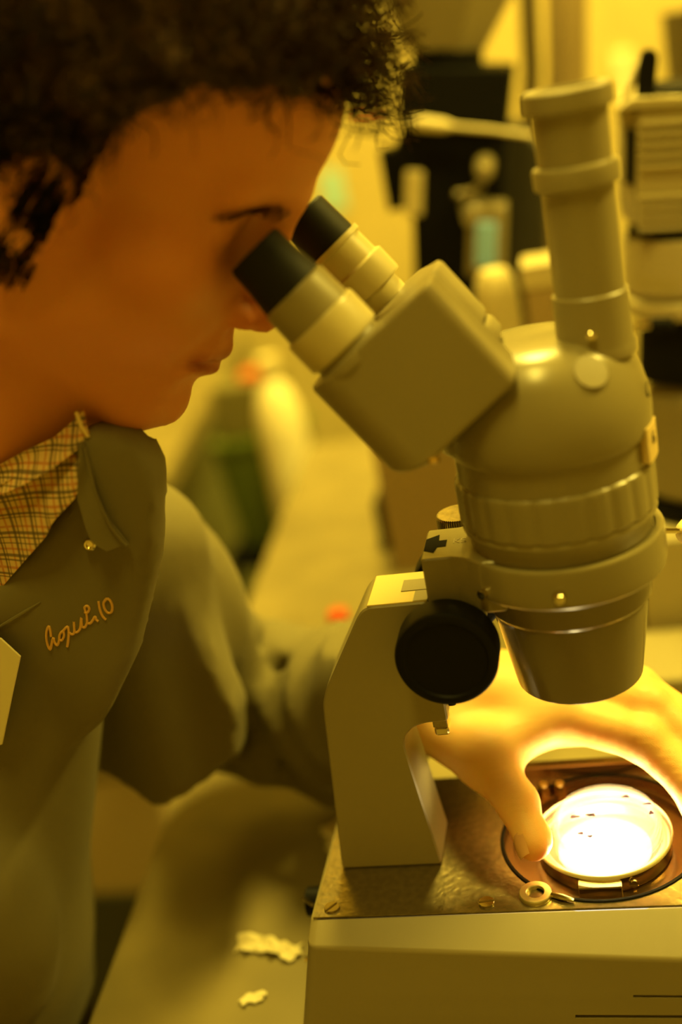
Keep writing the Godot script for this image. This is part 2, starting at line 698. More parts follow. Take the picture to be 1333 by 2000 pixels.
func microscope() -> void:
	var t := thing("stereo_microscope", "olive grey stereo microscope with tall phototube and round black focus knob on lit base", "microscope")
	var steel := grain(paint("worn_steel", lin(0.36, 0.30, 0.165), 0.27, 0.9), "steel_scratches", 0.06, 10.0, 0.86, 1.0, 0.05)
	var chrome := paint("chrome", lin(0.72, 0.64, 0.42), 0.13, 1.0)
	var brass := paint("brass", lin(0.72, 0.52, 0.2), 0.22, 1.0)
	var black := paint("black_plastic", lin(0.004, 0.0037, 0.003), 0.5, 0.0, 0.25)
	var rubber := paint("black_rubber", lin(0.006, 0.0055, 0.004), 0.62, 0.0, 0.35)
	var copper := paint("copper_bronze", lin(0.17, 0.10, 0.042), 0.24, 0.9)
	# base: a flared housing whose front edge is cut by a widening bevel
	var loops := []
	var specs := [[1.0, -163.0, 109.0, -66.0, 63.4, 95.0], [0.0, -164.4, 110.0, -67.0, 64.6, 94.4]]
	for q in specs:
		var l := PackedVector3Array()
		for p in rr(q[1], q[2], q[3], q[4], 5.0):
			l.append(Vector3(p.x, q[5], p.y))
		loops.append(l)
	for step in [[0.0, 0.0], [1.3, 1.6], [1.6, 3.2]]:
		var l := PackedVector3Array()
		for p in rr(-166.0, 112.0, -69.0, 73.0, 6.0):
			var w := clampf((p.x + 166.0) / 278.0, 0.0, 1.0)
			if p.y > 0.0:
				l.append(Vector3(p.x, lerpf(88.2, 79.6, w) - step[1], p.y + lerpf(1.5, 15.5, w) * clampf((p.y - 55.0) / 18.0, 0.0, 1.0) + step[0]))
			else:
				l.append(Vector3(p.x, 88.0 - step[1], p.y - step[0]))
		loops.append(l)
	var low := PackedVector3Array()
	for p in rr(-184.0, 118.0, -74.0, 90.0, 6.0):
		low.append(Vector3(p.x, 6.0, p.y))
	loops.append(low)
	var s := Soup.new()
	loft(loops.slice(0, 5), false, s)
	fan(s, low, true)
	var a: PackedVector3Array = loops[4]
	for j in a.size():
		var k := (j + 1) % a.size()
		if a[j].z > 60.0 and a[k].z > 60.0 and absf(a[j].x - a[k].x) > 100.0:
			vents(s, a[j], low[j], low[k], a[k])
		else:
			s.quad(a[j], low[j], low[k], a[k])
	var base := part(t, "base_housing", fixed(s).mesh(30.0), enamel())
	for f in [[-150.0, 60.0], [95.0, 60.0], [-150.0, -55.0], [95.0, -55.0]]:
		part(base, "rubber_foot", lathe([[0, 0], [12, 0], [12, 5], [11, 6.5], [0, 6.5]], 24).mesh(), rubber, Transform3D(Basis(), Vector3(f[0], 0, f[1])))
	# steel cover plate with the round stage opening
	var plate := Soup.new()
	var n := 96
	var inner := []
	var outer := []
	for i in n:
		var an := TAU * i / n
		var d := Vector2(cos(an), sin(an))
		inner.append(d * 57.5)
		var tx := (108.0 / d.x) if d.x > 1e-6 else ((-162.5 / d.x) if d.x < -1e-6 else 1e9)
		var tz := (62.6 / d.y) if d.y > 1e-6 else ((-65.0 / d.y) if d.y < -1e-6 else 1e9)
		outer.append(d * minf(tx, tz))
	for c in [Vector2(108, 62.6), Vector2(-162.5, 62.6), Vector2(-162.5, -65), Vector2(108, -65)]:
		var best := 0
		for i in n:
			if outer[i].distance_to(c) < outer[best].distance_to(c):
				best = i
		outer[best] = c
	for i in n:
		var k := (i + 1) % n
		var p := [inner[i], outer[i], outer[k], inner[k]]
		var up := []
		var dn := []
		for q in p:
			up.append(Vector3(q.x, 96.4, q.y))
			dn.append(Vector3(q.x, 94.9, q.y))
		plate.quad(up[0], up[3], up[2], up[1])
		plate.quad(dn[0], dn[1], dn[2], dn[3])
		plate.quad(up[1], up[2], dn[2], dn[1])
		plate.quad(up[3], up[0], dn[0], dn[3])
	var deck := part(t, "stage_plate", fixed(plate).mesh(30.0), steel, Transform3D(), "worn steel stage plate")
	part(t, "stage_well", lathe([[57.3, 96.0], [57.3, 92.5], [52.0, 92.0], [51.5, 88.5], [27.6, 88.0], [27.6, 62.0]], 72).mesh(30.0, false), copper)
	part(deck, "well_rim", lathe([[56.8, 96.9], [57.4, 97.3], [58.8, 97.2], [59.2, 96.4], [56.8, 96.4], [56.8, 96.9]], 72).mesh(), black)
	var screw := slotted_screw(4.6)
	for q in [[-152.5, 55.7, 0.9], [-64.0, 56.0, 0.15], [-152.5, -57.0, 0.4], [98.0, 55.0, 0.3]]:
		part(deck, "screw", screw, chrome, Transform3D(Basis(Vector3.UP, q[2]), Vector3(q[0], 96.4, q[1])))
	part(deck, "clip_socket", lathe([[9.0, 96.4], [9.2, 97.0], [9.0, 98.6], [8.6, 99.0], [5.2, 99.0], [4.8, 98.6], [4.7, 94.6], [0, 94.6]], 40).mesh(30.0), paint("pale_steel", lin(0.75, 0.66, 0.36), 0.28, 0.9), Transform3D(Basis(), Vector3(-37, 0, 51)))
	part(deck, "clip_hook", tube([Vector3(-28, 98, 53), Vector3(-22, 98.5, 56), Vector3(-16, 98, 58)], [1.6, 1.8, 1.0], 8).mesh(), chrome)
	# chrome mount that carries the glass
	part(t, "glass_mount", lathe([[33, 88.2], [37.6, 88.2], [38.2, 89.5], [37.4, 97.0], [36.0, 97.6], [34.0, 97.2], [33, 96.0], [33, 88.2]], 72).mesh(30.0), chrome, Transform3D(Basis(), Vector3(1, 0, 4)))
	part(t, "mount_block", box(-14, 10, 85.0, 95.5, 37, 46, 0.8).mesh(), chrome)
	part(t, "mount_screw", slotted_screw(2.4), chrome, Transform3D(Basis(Vector3(1, 0, 0), PI / 2), Vector3(16.5, 92.6, 39.5)))
	part(t, "back_rail", box(-48, 62, 88.5, 104, -66, -58, 1.2).mesh(), copper, Transform3D(Basis(), Vector3(0, 0, -1)))
	for q in [-34.0, -24.0]:
		part(t, "stage_pin", lathe([[0, 88], [3.6, 88], [3.6, 99], [2.6, 101], [0, 101]], 20).mesh(), brass, Transform3D(Basis(), Vector3(q, 0, -46)))
	# illuminator
	var lamp := paint("illuminator_glow", Color(0.5, 0.48, 0.42), 0.7)
	lamp.emission_enabled = true
	lamp.emission = Color(1.0, 0.93, 0.78)
	lamp.emission_energy_multiplier = 1.15
	part(t, "illuminator_lamp", lathe([[0, 58.0], [26.0, 58.0], [26.8, 59.0], [26.8, 89.8], [26.0, 90.6], [0, 90.6]], 48).mesh(), lamp, Transform3D(Basis(), Vector3(1, 0, 4)))
	var l := OmniLight3D.new()
	l.name = "illuminator_light"
	l.light_color = Color(1.0, 0.90, 0.62)
	l.light_energy = 0.045
	l.omni_range = 4.0
	l.light_size = 0.012
	l.shadow_enabled = true
	l.position = Vector3(0.001, 0.075, 0.004)
	t.add_child(l)
	# switch knob and pin at the end of the base
	part(base, "switch_knob", tube([Vector3(-166, 62, 8), Vector3(-171, 62, 8), Vector3(-183, 62, 8)], [5, 9, 9], 20).mesh(), black)
	part(base, "switch_lever", tube([Vector3(-182, 66, 8), Vector3(-183, 70, 15), Vector3(-176, 71, 22)], [1.3], 8).mesh(), chrome)
	part(base, "terminal_pin", tube([Vector3(-176, 28, 20), Vector3(-182, 29, 21), Vector3(-189, 29, 22)], [2.2, 2.2, 2.0], 12).mesh(), chrome)
	# column
	var col := [Vector2(-152.5, 96.5), Vector2(-92, 96.5), Vector2(-100.6, 178), Vector2(-99.5, 185), Vector2(-94, 190.5), Vector2(-86.5, 192.8), Vector2(-73.5, 193), Vector2(-73.5, 267.5), Vector2(-105, 267.5), Vector2(-109, 266), Vector2(-112.5, 262), Vector2(-138.5, 219), Vector2(-142.0, 210), Vector2(-143.2, 200)]
	var column := part(t, "column", extrude(rounded(col, 2.5, 3), -16.5, 21.5, 1.0).mesh(30.0), enamel())
	part(column, "column_lit_top", extrude(rounded([Vector2(-106.5, 267.4), Vector2(-73.6, 267.4), Vector2(-73.6, 268.2), Vector2(-106.0, 268.2)], 0.3, 2), -15.6, 20.6, 0.08).mesh(), paint("cap_lit_tone", lin(0.62, 0.49, 0.16), 0.5))  # lighter sheet on the column top, painted in place of light falling there
	part(column, "dovetail_rail", box(-89, -73, 266, 268.7, -5.6, 8.0, 0.2).mesh(), enamel())
	part(column, "rail_edge", box(-81, -73.2, 266, 268.5, 8.4, 20.5, 0.2).mesh(), enamel())
	var rack := part(t, "rack_bar", box(-83.5, -75.3, 186, 262, 4, 16, 0.6).mesh(), steel)
	part(rack, "rack_end", box(-83.2, -75.0, 180.5, 186, 4, 16, 1.5).mesh(), chrome, Transform3D(), "bright metal end of the focus rack")
	part(t, "stop_screw", tube([Vector3(-71, 208, 12), Vector3(-71, 199, 14)], [2.6, 2.2], 10).mesh(), black)
	# focusing arm: a flat arm that widens into the clamp ring
	var arm := [Vector2(-72.5, -15), Vector2(-54, -15), Vector2(-47, -21), Vector2(-40, -30), Vector2(-30, -30), Vector2(-30, 34), Vector2(-41, 34), Vector2(-48, 27.5), Vector2(-56, 23.5), Vector2(-72.5, 23.5)]
	var lay := Transform3D(Basis(Vector3(1, 0, 0), Vector3(0, 0, 1), Vector3(0, 1, 0)), Vector3.ZERO)
	var arm_part := part(t, "focus_arm", extrude(rounded(arm, 2.0, 3), 264.0, 293.0, 0.9, lay).mesh(30.0), gloss())
	var ink := paint("black_print", lin(0.008, 0.007, 0.005), 0.7, 0.0, 0.2)
	var arrow := PackedVector2Array([Vector2(-71.9, -1.8), Vector2(-65.1, -6.5), Vector2(-64.6, 1.4), Vector2(-60.3, 1.1), Vector2(-60.3, 9.4), Vector2(-64.9, 9.6), Vector2(-66.2, 16.3), Vector2(-71.9, 12.5)])
	part(arm_part, "arrow_mark", extrude(arrow, 293.0, 293.25, 0.0, lay).mesh(), ink, Transform3D(), "black arrow printed on the focus arm")
	var txt := TextMesh.new()
	txt.text = "KS"
	txt.font = sans()
	txt.font_size = 32
	txt.pixel_size = 0.00022
	txt.depth = 0.0002
	part(arm_part, "faint_lettering", txt, paint("faint_print", lin(0.42, 0.34, 0.15), 0.5), Transform3D(Basis(Vector3(1, 0, 0), Vector3(0, 0, -1), Vector3(0, 1, 0)), Vector3(-53.5, 293.15, 4.0)))
	# focus knobs on both sides
	var along_z := Transform3D(Basis(Vector3(1, 0, 0), Vector3(0, 0, 1), Vector3(0, -1, 0)), Vector3(-63.6, 247.4, 0))
	part(t, "knob_shaft", lathe([[0, -40], [8, -40], [8, 40], [0, 40]], 24, along_z).mesh(), steel)
	part(t, "pinion_housing", lathe([[0, -24], [17, -24], [18, -23], [18, 27], [17, 28.5], [0, 28.5]], 40, along_z).mesh(), gloss())
	part(t, "focus_knob", knob(27.0, 31.0, 51.0, along_z), black, Transform3D(), "large round black focus knob")
	part(t, "focus_knob", knob(27.0, -46.0, -26.0, along_z), black)
	part(t, "clamp_knob", fluted(13.0, 12.2, 60, [[0, 278], [0.97, 278], [1.0, 279], [1.0, 292.5], [0.95, 293.5], [0, 293.5]]), steel, Transform3D(Basis(), Vector3(-57, 0, -34)))
	# clamp ring, zoom drum and body
	var clamp := part(t, "clamp_ring", lathe([[45, 270.5], [51.0, 270.5], [52.4, 272], [53.0, 276], [53.0, 290.5], [52.3, 292.0], [51.0, 292.4], [48.6, 292.0], [47.8, 290.6], [46.5, 290.4], [45, 290.4], [45, 270.5]], 96).mesh(30.0), gloss())
	part(clamp, "ring_screw", lathe([[0, 0], [3.0, 0], [3.4, 1], [3.2, 4.0], [2.4, 5.2], [0, 5.6]], 20, about(Vector3(-2, 280.0, 52.6), Vector3(0, -0.1, 1))).mesh(), chrome)
	part(clamp, "ring_screw", lathe([[0, 0], [2.6, 0], [2.6, 4.0], [0, 4.6]], 16, about(Vector3(-40, 276.0, 33.5), Vector3(-0.6, 0, 0.8))).mesh(), chrome)
	part(t, "lower_drum", lathe([[40, 290.2], [47.4, 290.2], [47.6, 297], [50.2, 302], [50.6, 303], [50.2, 305.5], [40, 306]], 96).mesh(30.0), gloss())
	part(t, "zoom_ring", fluted(51.2, 50.5, 24, [[0.8, 305.6], [0.985, 305.6], [1.0, 307], [1.0, 326.5], [0.985, 328.6], [0.955, 329.6], [0.8, 329.6]]), gloss())
	part(t, "upper_drum", lathe([[40, 329], [48.8, 329], [49.2, 330], [49.0, 343.4], [48.4, 344.2], [40, 344.2]], 96).mesh(30.0), gloss())
	var head := part(t, "head_housing", lathe([[40, 344.0], [50.2, 344.0], [51.4, 345.2], [52.4, 350], [52.6, 358], [51.6, 366], [49.6, 374], [46.4, 382], [42.0, 388.5], [36.5, 393.0], [30, 395.8], [20, 397.4], [0, 397.8]], 96).mesh(40.0), gloss())
	part(head, "head_plug", lathe([[0, -3], [8.6, -3], [8.6, 0.3], [8.2, 0.7], [0, 0.9]], 40, about(Vector3(25.0, 385.6, 35.6), Vector3(0.42, 0.62, 0.66))).mesh(30.0), enamel())
	part(clamp, "ring_pin", tube([Vector3(50, 279, -14), Vector3(62, 274, -22)], [1.6], 8).mesh(), chrome)
	part(clamp, "white_knob", lathe([[0, -9], [5, -8], [9, -3], [9.5, 3], [7, 8], [0, 10]], 24, about(Vector3(68, 271, -26), Vector3(1, -0.3, -0.5))).mesh(60.0), paint("white_plastic", lin(0.82, 0.72, 0.42), 0.4))
	# objective
	part(t, "objective_collar", lathe([[38, 253.5], [42.6, 253.5], [43.6, 255], [44.4, 268], [44.2, 270.8], [38, 270.8]], 72).mesh(30.0), paint("dark_gloss", lin(0.16, 0.13, 0.062), 0.16))
	var lens := part(t, "objective", lathe([[28, 206.5], [30.5, 205.0], [33.0, 205.0], [34.0, 206.0], [34.6, 209], [41.4, 250], [41.2, 253.6], [36, 253.6]], 72).mesh(30.0), paint("dark_gloss", lin(0.16, 0.13, 0.062), 0.16))
	part(lens, "front_lens", lathe([[0, 208.6], [18, 207.6], [28.6, 206.8], [28.6, 212], [0, 212]], 48).mesh(), paint("lens_glass", lin(0.03, 0.03, 0.04), 0.05))
	# phototube
	var px := Transform3D(Basis(), Vector3(28.5, 0, 6))
	part(t, "phototube_socket", lathe([[14, 386], [19.4, 386], [19.4, 391], [18.4, 393], [18.2, 416.6], [17.4, 417.4], [12, 417.4]], 56).mesh(30.0), enamel(), px)
	part(t, "phototube", lathe([[12, 417], [16.9, 417], [16.9, 466], [19.8, 467.4], [20.2, 468.4], [20.2, 475.5], [19.4, 477], [17.2, 477.8], [17.6, 500.5], [20.4, 501.4], [20.8, 503], [20.6, 510.2], [19.4, 511.2], [15, 511.4], [14, 508], [0, 508]], 56).mesh(30.0), enamel(), px)
	part(t, "tube_screw", lathe([[0, 0], [2.3, 0], [2.3, 2.4], [1.6, 3.2], [0, 3.4]], 16, about(Vector3(27.0, 400, 24.0), Vector3(0, 0, 1))).mesh(), chrome)
	binocular(t)
	# paper sticker and printed letter on the far side of the drum
	var stick := loft_sheet(0.08, 0.44, 331.5, 349.5, 53.2)
	part(t, "paper_sticker", stick, paint("old_paper", lin(0.66, 0.5, 0.2), 0.8), Transform3D(), "old cream paper sticker with a dark mark")
	for q in [[0.30, 342.5, 53.6, "G", 0.00024], [0.24, 366.0, 52.2, "C", 0.00032]]:
		var m := TextMesh.new()
		m.text = q[3]
		m.font = sans()
		m.font_size = 32
		m.pixel_size = q[4]
		m.depth = 0.0003
		var nrm := Vector3(cos(q[0]), 0, sin(q[0]))
		var tang := Vector3(sin(q[0]), 0, -cos(q[0]))
		part(t, "printed_letter", m, ink, Transform3D(Basis(tang, Vector3.UP, nrm), nrm * q[2] + Vector3(0, q[1], 0)))

func loft_sheet(a0: float, a1: float, y0: float, y1: float, r: float) -> ArrayMesh:
	var s := Soup.new()
	var lo := PackedVector3Array()
	var hi := PackedVector3Array()
	for rad in [r, r - 4.0]:
		for i in 9:
			var a := lerpf(a0, a1, (i if rad == r else 8 - i) / 8.0)
			lo.append(Vector3(cos(a) * rad, y0, sin(a) * rad))
			hi.append(Vector3(cos(a) * rad, y1, sin(a) * rad))
	loft([lo, hi], false, s)
	for i in 8:
		s.quad(lo[i], lo[i + 1], lo[16 - i], lo[17 - i])
		s.quad(hi[i], hi[17 - i], hi[16 - i], hi[i + 1])
	return fixed(s).mesh(30.0)

func sans() -> Font:
	var f := SystemFont.new()
	f.font_names = PackedStringArray(["Droid Sans"])
	return f

func vents(s: Soup, a: Vector3, b: Vector3, c: Vector3, d: Vector3) -> void:
	# the front sheet between four corners, with two long slots opening into the lamp chamber
	if a.x > d.x:
		var w := a
		a = d
		d = w
		w = b
		b = c
		c = w
	var at := func(x: float, y: float) -> Vector3:
		var u := (x - a.x) / (d.x - a.x)
		var top := a.lerp(d, u)
		var bot := b.lerp(c, u)
		var v := (top.y - y) / (top.y - bot.y)
		return top.lerp(bot, v)
	var xs := [a.x, -19.0, 11.0, 96.0, d.x]
	var ys := [200.0, 58.2, 56.3, 45.2, 42.9, -200.0]
	for i in xs.size() - 1:
		for j in ys.size() - 1:
			var q := []
			for e in [[i, j], [i, j + 1], [i + 1, j + 1], [i + 1, j]]:
				var u: float = (xs[e[0]] - a.x) / (d.x - a.x)
				var y: float = ys[e[1]]
				y = clampf(y, b.lerp(c, u).y, a.lerp(d, u).y)
				q.append(at.call(xs[e[0]], y))
			if (j == 1 and i == 2) or (j == 3 and (i == 1 or i == 2)):
				var w := Vector3(0, 0, -9)
				s.quad(q[0] + w, q[1] + w, q[2] + w, q[3] + w)
				s.quad(q[0], q[0] + w, q[3] + w, q[3])
				s.quad(q[1], q[2], q[2] + w, q[1] + w)
				if not (j == 3 and i == 2):
					s.quad(q[0], q[1], q[1] + w, q[0] + w)
				if i == 2:
					s.quad(q[3], q[3] + w, q[2] + w, q[2])
			else:
				s.quad(q[0], q[1], q[2], q[3])

func slotted_screw(r: float) -> ArrayMesh:
	var s := lathe([[0, 0], [r, 0], [r, 0.5], [0, 0.5]], 28)
	for side in [-1.0, 1.0]:
		var seg := PackedVector2Array()
		for i in 13:
			var a := asin(0.14) + (PI - 2.0 * asin(0.14)) * i / 12.0
			seg.append(Vector2(cos(a) * r * 0.97, sin(a) * r * 0.97 * side))
		s.add(extrude(seg, 0.5, 1.3, 0.2, Transform3D(Basis(Vector3(1, 0, 0), Vector3(0, 0, 1), Vector3(0, 1, 0)), Vector3.ZERO)))
	return s.mesh(30.0)

func knob(r: float, z0: float, z1: float, at: Transform3D) -> ArrayMesh:
	var flip := z1 < 0.0
	var pr := [[0, 0.0], [r - 3, 0.0], [r - 0.8, 0.8], [r, 2.4], [r, z1 - z0 - 3.0], [r - 0.8, z1 - z0 - 1.0], [r - 2.6, z1 - z0], [r - 5.0, z1 - z0], [r - 6.2, z1 - z0 - 1.2], [0, z1 - z0 - 1.6]]
	var o := []
	for q in pr:
		o.append([q[0], z0 + (z1 - z0 - q[1] if flip else q[1])])
	return lathe(o, 96, at).mesh(30.0)

# a turned part whose rim is cut with flutes; the profile gives parts of the radius
func fluted(r: float, r_in: float, count: int, profile: Array) -> ArrayMesh:
	var n := count * 6
	var loops := []
	for q in profile:
		var l := PackedVector3Array()
		for i in n:
			var ph := float(i % 6) / 6.0
			var cut := 1.0 if ph < 0.55 else r_in / r
			var rad: float = q[0] * r * (cut if q[0] > 0.9 else 1.0)
			var a := TAU * i / n
			l.append(Vector3(rad * cos(a), q[1], rad * sin(a)))
		loops.append(l)
	return loft(loops, false).mesh(25.0)

# ---------------------------------------------------------------- binocular head
func binocular(t: Node3D) -> void:
	var ang := deg_to_rad(34.0)
	var ax := Vector3(-sin(ang), cos(ang), 0)      # along the eyepieces, towards the eyes
	var cx := Vector3(cos(ang), sin(ang), 0)       # across them
	var zero := Vector3(-104.0, 399.5, 0)          # lower corner of the housings' upper face
	# local frame: x = across, y = towards the camera, z = along the eyepieces
	var fr := Transform3D(Basis(cx, Vector3(0, 0, 1), ax), zero)
	var near := PackedVector2Array()
	for i in 13:
		var an := PI * 0.5 + PI * i / 12.0
		near.append(Vector2(14.5 + 20.5 * cos(an), 31 + 20.5 * sin(an)))
	near.append_array(PackedVector2Array([Vector2(50, 18.5), Vector2(74, 22.5)]))
	for q in [Vector2(75.5, 24), Vector2(75.5, 46), Vector2(74.8, 48.8), Vector2(73, 50.4), Vector2(70.5, 51)]:
		near.append(q)
	var far := PackedVector2Array()
	for q in [Vector2(75.5, -3.5), Vector2(75.5, 18), Vector2(74, 20.5), Vector2(50, 16.5), Vector2(20.5, 9.5)]:
		far.append(q)
	var far_end := PackedVector2Array()
	for i in 13:
		var an := PI * 0.5 + PI * i / 12.0
		far_end.append(Vector2(20.5 + 20.5 * cos(an), -31 + 20.5 * sin(an)))
	far = PackedVector2Array()
	far.append_array(far_end)
	far.append_array(PackedVector2Array([Vector2(58, -38), Vector2(70, -14), Vector2(74.5, -7), Vector2(75.5, -3.5), Vector2(75.5, 18), Vector2(74, 21.5), Vector2(50, 17.0)]))
	part(t, "prism_housing", prism(near, fr, 60.0, 7.0), enamel(), Transform3D(), "near wedge-shaped prism housing")
	part(t, "prism_housing", prism(far, fr, 36.0, 0.0), enamel())
	part(t, "prism_end_cap", prism(far, Transform3D(fr.basis, fr.origin - ax * 36.6), 11.0, 0.0), enamel())
	part(t, "binocular_neck", loft([ring3(Vector3(-40, 382, 2), ax, 25), ring3(Vector3(-26, 364, 2), ax, 34), ring3(Vector3(-8, 346, 2), ax, 30)]).mesh(), gloss())
	part(t, "pivot_screw", lathe([[0, 0], [3.0, 0], [3.0, 2.0], [2.0, 3.0], [0, 3.2]], 16, about(Vector3(-52.5, 358.0, 50.0), Vector3(0.1, -0.9, 0.3))).mesh(), paint("brass", Color.WHITE))
	var cream := paint("pale_ring", lin(0.50, 0.43, 0.21), 0.32)
	var black: Material = mats["black_rubber"]
	var e := about(Vector3(-85.5, 409.0, 31), ax)
	part(t, "eyepiece_flange", lathe([[0, -3], [21.6, -3], [22.0, -1], [21.4, 2.4], [18.6, 3.0], [18.2, 6.2], [0, 6.2]], 56, e).mesh(30.0), enamel())
	part(t, "eyepiece_sleeve", lathe([[0, 6], [20.0, 6], [20.6, 7.2], [20.6, 22.5], [19.8, 24.2], [0, 24.4]], 56, e).mesh(30.0), cream)
	var tube_near := part(t, "eyepiece_tube", lathe([[0, 24], [18.4, 24], [18.6, 25], [18.2, 40.6], [17.2, 42], [0, 42]], 56, e).mesh(30.0), enamel())
	part(tube_near, "eyecup", lathe([[0, 41], [16.8, 41], [17.2, 42.5], [15.6, 56], [15.2, 66.5], [14.2, 68.6], [12.2, 68.4], [11.6, 64], [0, 62]], 56, e).mesh(30.0), black, Transform3D(), "black rubber eyecup")
	var f := about(Vector3(-74.0, 415.0, -31), ax)
	var tube_far := part(t, "eyepiece_tube", lathe([[0, -4], [13.5, -4], [13.5, 12], [17.2, 12.6], [17.6, 14], [17.6, 27.0], [15.4, 28.4], [15.0, 41], [16.4, 41.6], [16.4, 44.4], [0, 44.8]], 48, f).mesh(30.0), cream)
	part(tube_far, "eyecup", lathe([[0, 44], [14.2, 44], [14.4, 46], [13.4, 66], [12.2, 67.4], [10.2, 66], [0, 62]], 48, f).mesh(30.0), black)

func ring3(c: Vector3, up: Vector3, r: float) -> PackedVector3Array:
	var x := about(c, up)
	var o := PackedVector3Array()
	for p in ring(r, 0, 40):
		o.append(x * p)
	return o

# a block of the given outline, rounded at its upper rim, whose lower face bulges
func prism(poly: PackedVector2Array, fr: Transform3D, depth: float, bulge: float) -> ArrayMesh:
	var loops := []
	for q in [[3.0, 0.0], [1.0, -0.5], [0.0, -2.4], [0.0, -depth + 3.0], [1.0, -depth + 0.8], [3.0, -depth]]:
		var l := PackedVector3Array()
		for p in inset(poly, q[0]) if q[0] > 0.0 else poly:
			var drop := 0.0
			if q[1] < -depth * 0.5:
				drop = -bulge * (1.0 - pow((p.x - 38.0) / 38.0, 2.0))
			l.append(fr * Vector3(p.x, p.y, q[1] + drop))
		loops.append(l)
	return fixed(loft(loops)).mesh(40.0)

# ---------------------------------------------------------------- glass on the stage
func glass(called: String, alpha: float, c := Color(1, 1, 1)) -> StandardMaterial3D:
	var m := paint(called, Color(c.r, c.g, c.b, alpha), 0.04)
	m.transparency = BaseMaterial3D.TRANSPARENCY_ALPHA
	return m

func dishes() -> void:
	var rim := glass("plate_glass", 0.04)
	var g := thing("glass_stage_disc", "round glass stage disc with bright edge lying under the dish", "glass disc", 1, 97.7, 4)
	part(g, "disc", lathe([[0, 0], [38.2, 0], [38.9, 0.6], [38.9, 2.6], [38.2, 3.0], [0, 3.0]], 72).mesh(30.0), rim)
	part(g, "edge_band", lathe([[38.95, 0.2], [39.5, 0.6], [39.5, 2.6], [38.95, 3.0]], 72).mesh(60.0), paint("ground_glass_edge", lin(0.86, 0.8, 0.55), 0.35))
	var d := thing("petri_dish", "glass petri dish glowing white over the illuminator with purple ink spots", "petri dish", 4, 100.8, 6)
	var clear := glass("dish_glass", 0.03)
	part(d, "lid", lathe([[0, 0], [30.2, 0], [31.0, 0.8], [31.2, 9.0], [30.6, 9.4], [30.0, 9.0], [29.8, 1.6], [0, 1.5]], 72).mesh(30.0), clear)
	part(d, "bowl", lathe([[28.2, 2.0], [28.8, 2.0], [28.9, 13.2], [28.0, 14.2], [0, 14.2], [0, 13.0], [27.4, 13.0], [28.2, 12.0], [28.2, 2.0]], 72).mesh(30.0), clear)
	var jelly := paint("nutrient_jelly", Color(0.98, 0.96, 0.88, 0.07), 0.3)
	jelly.transparency = BaseMaterial3D.TRANSPARENCY_ALPHA
	part(d, "jelly", lathe([[0, 9.0], [27.2, 9.0], [27.3, 12.6], [0, 12.6]], 56).mesh(30.0), jelly)
	var ink := paint("purple_ink", lin(0.10, 0.04, 0.32), 0.5)
	for q in [[-17.5, 1.5, 1.9, 0.9], [-9.0, 0.5, 1.5, 0.7], [-7.2, 0.9, 1.2, 0.9], [12.0, -15.0, 1.6, 0.8], [24.0, -7.0, 1.7, 0.5], [25.5, 1.5, 0.9, 1.0], [-14.0, 17.0, 1.0, 0.6], [-9.0, 20.0, 0.9, 0.5]]:
		var dot := Soup.new()
		var lo := PackedVector3Array()
		for i in 12:
			var a := TAU * i / 12
			var w := 1.0 + 0.25 * sin(3.0 * a + q[0])
			lo.append(Vector3(cos(a) * q[2] * 1.5 * w, 0, sin(a) * q[3] * 1.6 * w))
		var hi := PackedVector3Array()
		for p in lo:
			hi.append(p * 0.9 + Vector3(0, 0.25, 0))
		loft([lo, hi], true, dot)
		part(d, "ink_spot", fixed(dot).mesh(), ink, Transform3D(Basis(), Vector3(q[0], 14.2, q[1])))

# ---------------------------------------------------------------- the technician
const FACE := Vector3(-100, 480, 0)       # between the brows
const FUP := Vector3(0.67, 0.742, 0)
const FFW := Vector3(0.742, -0.67, 0)

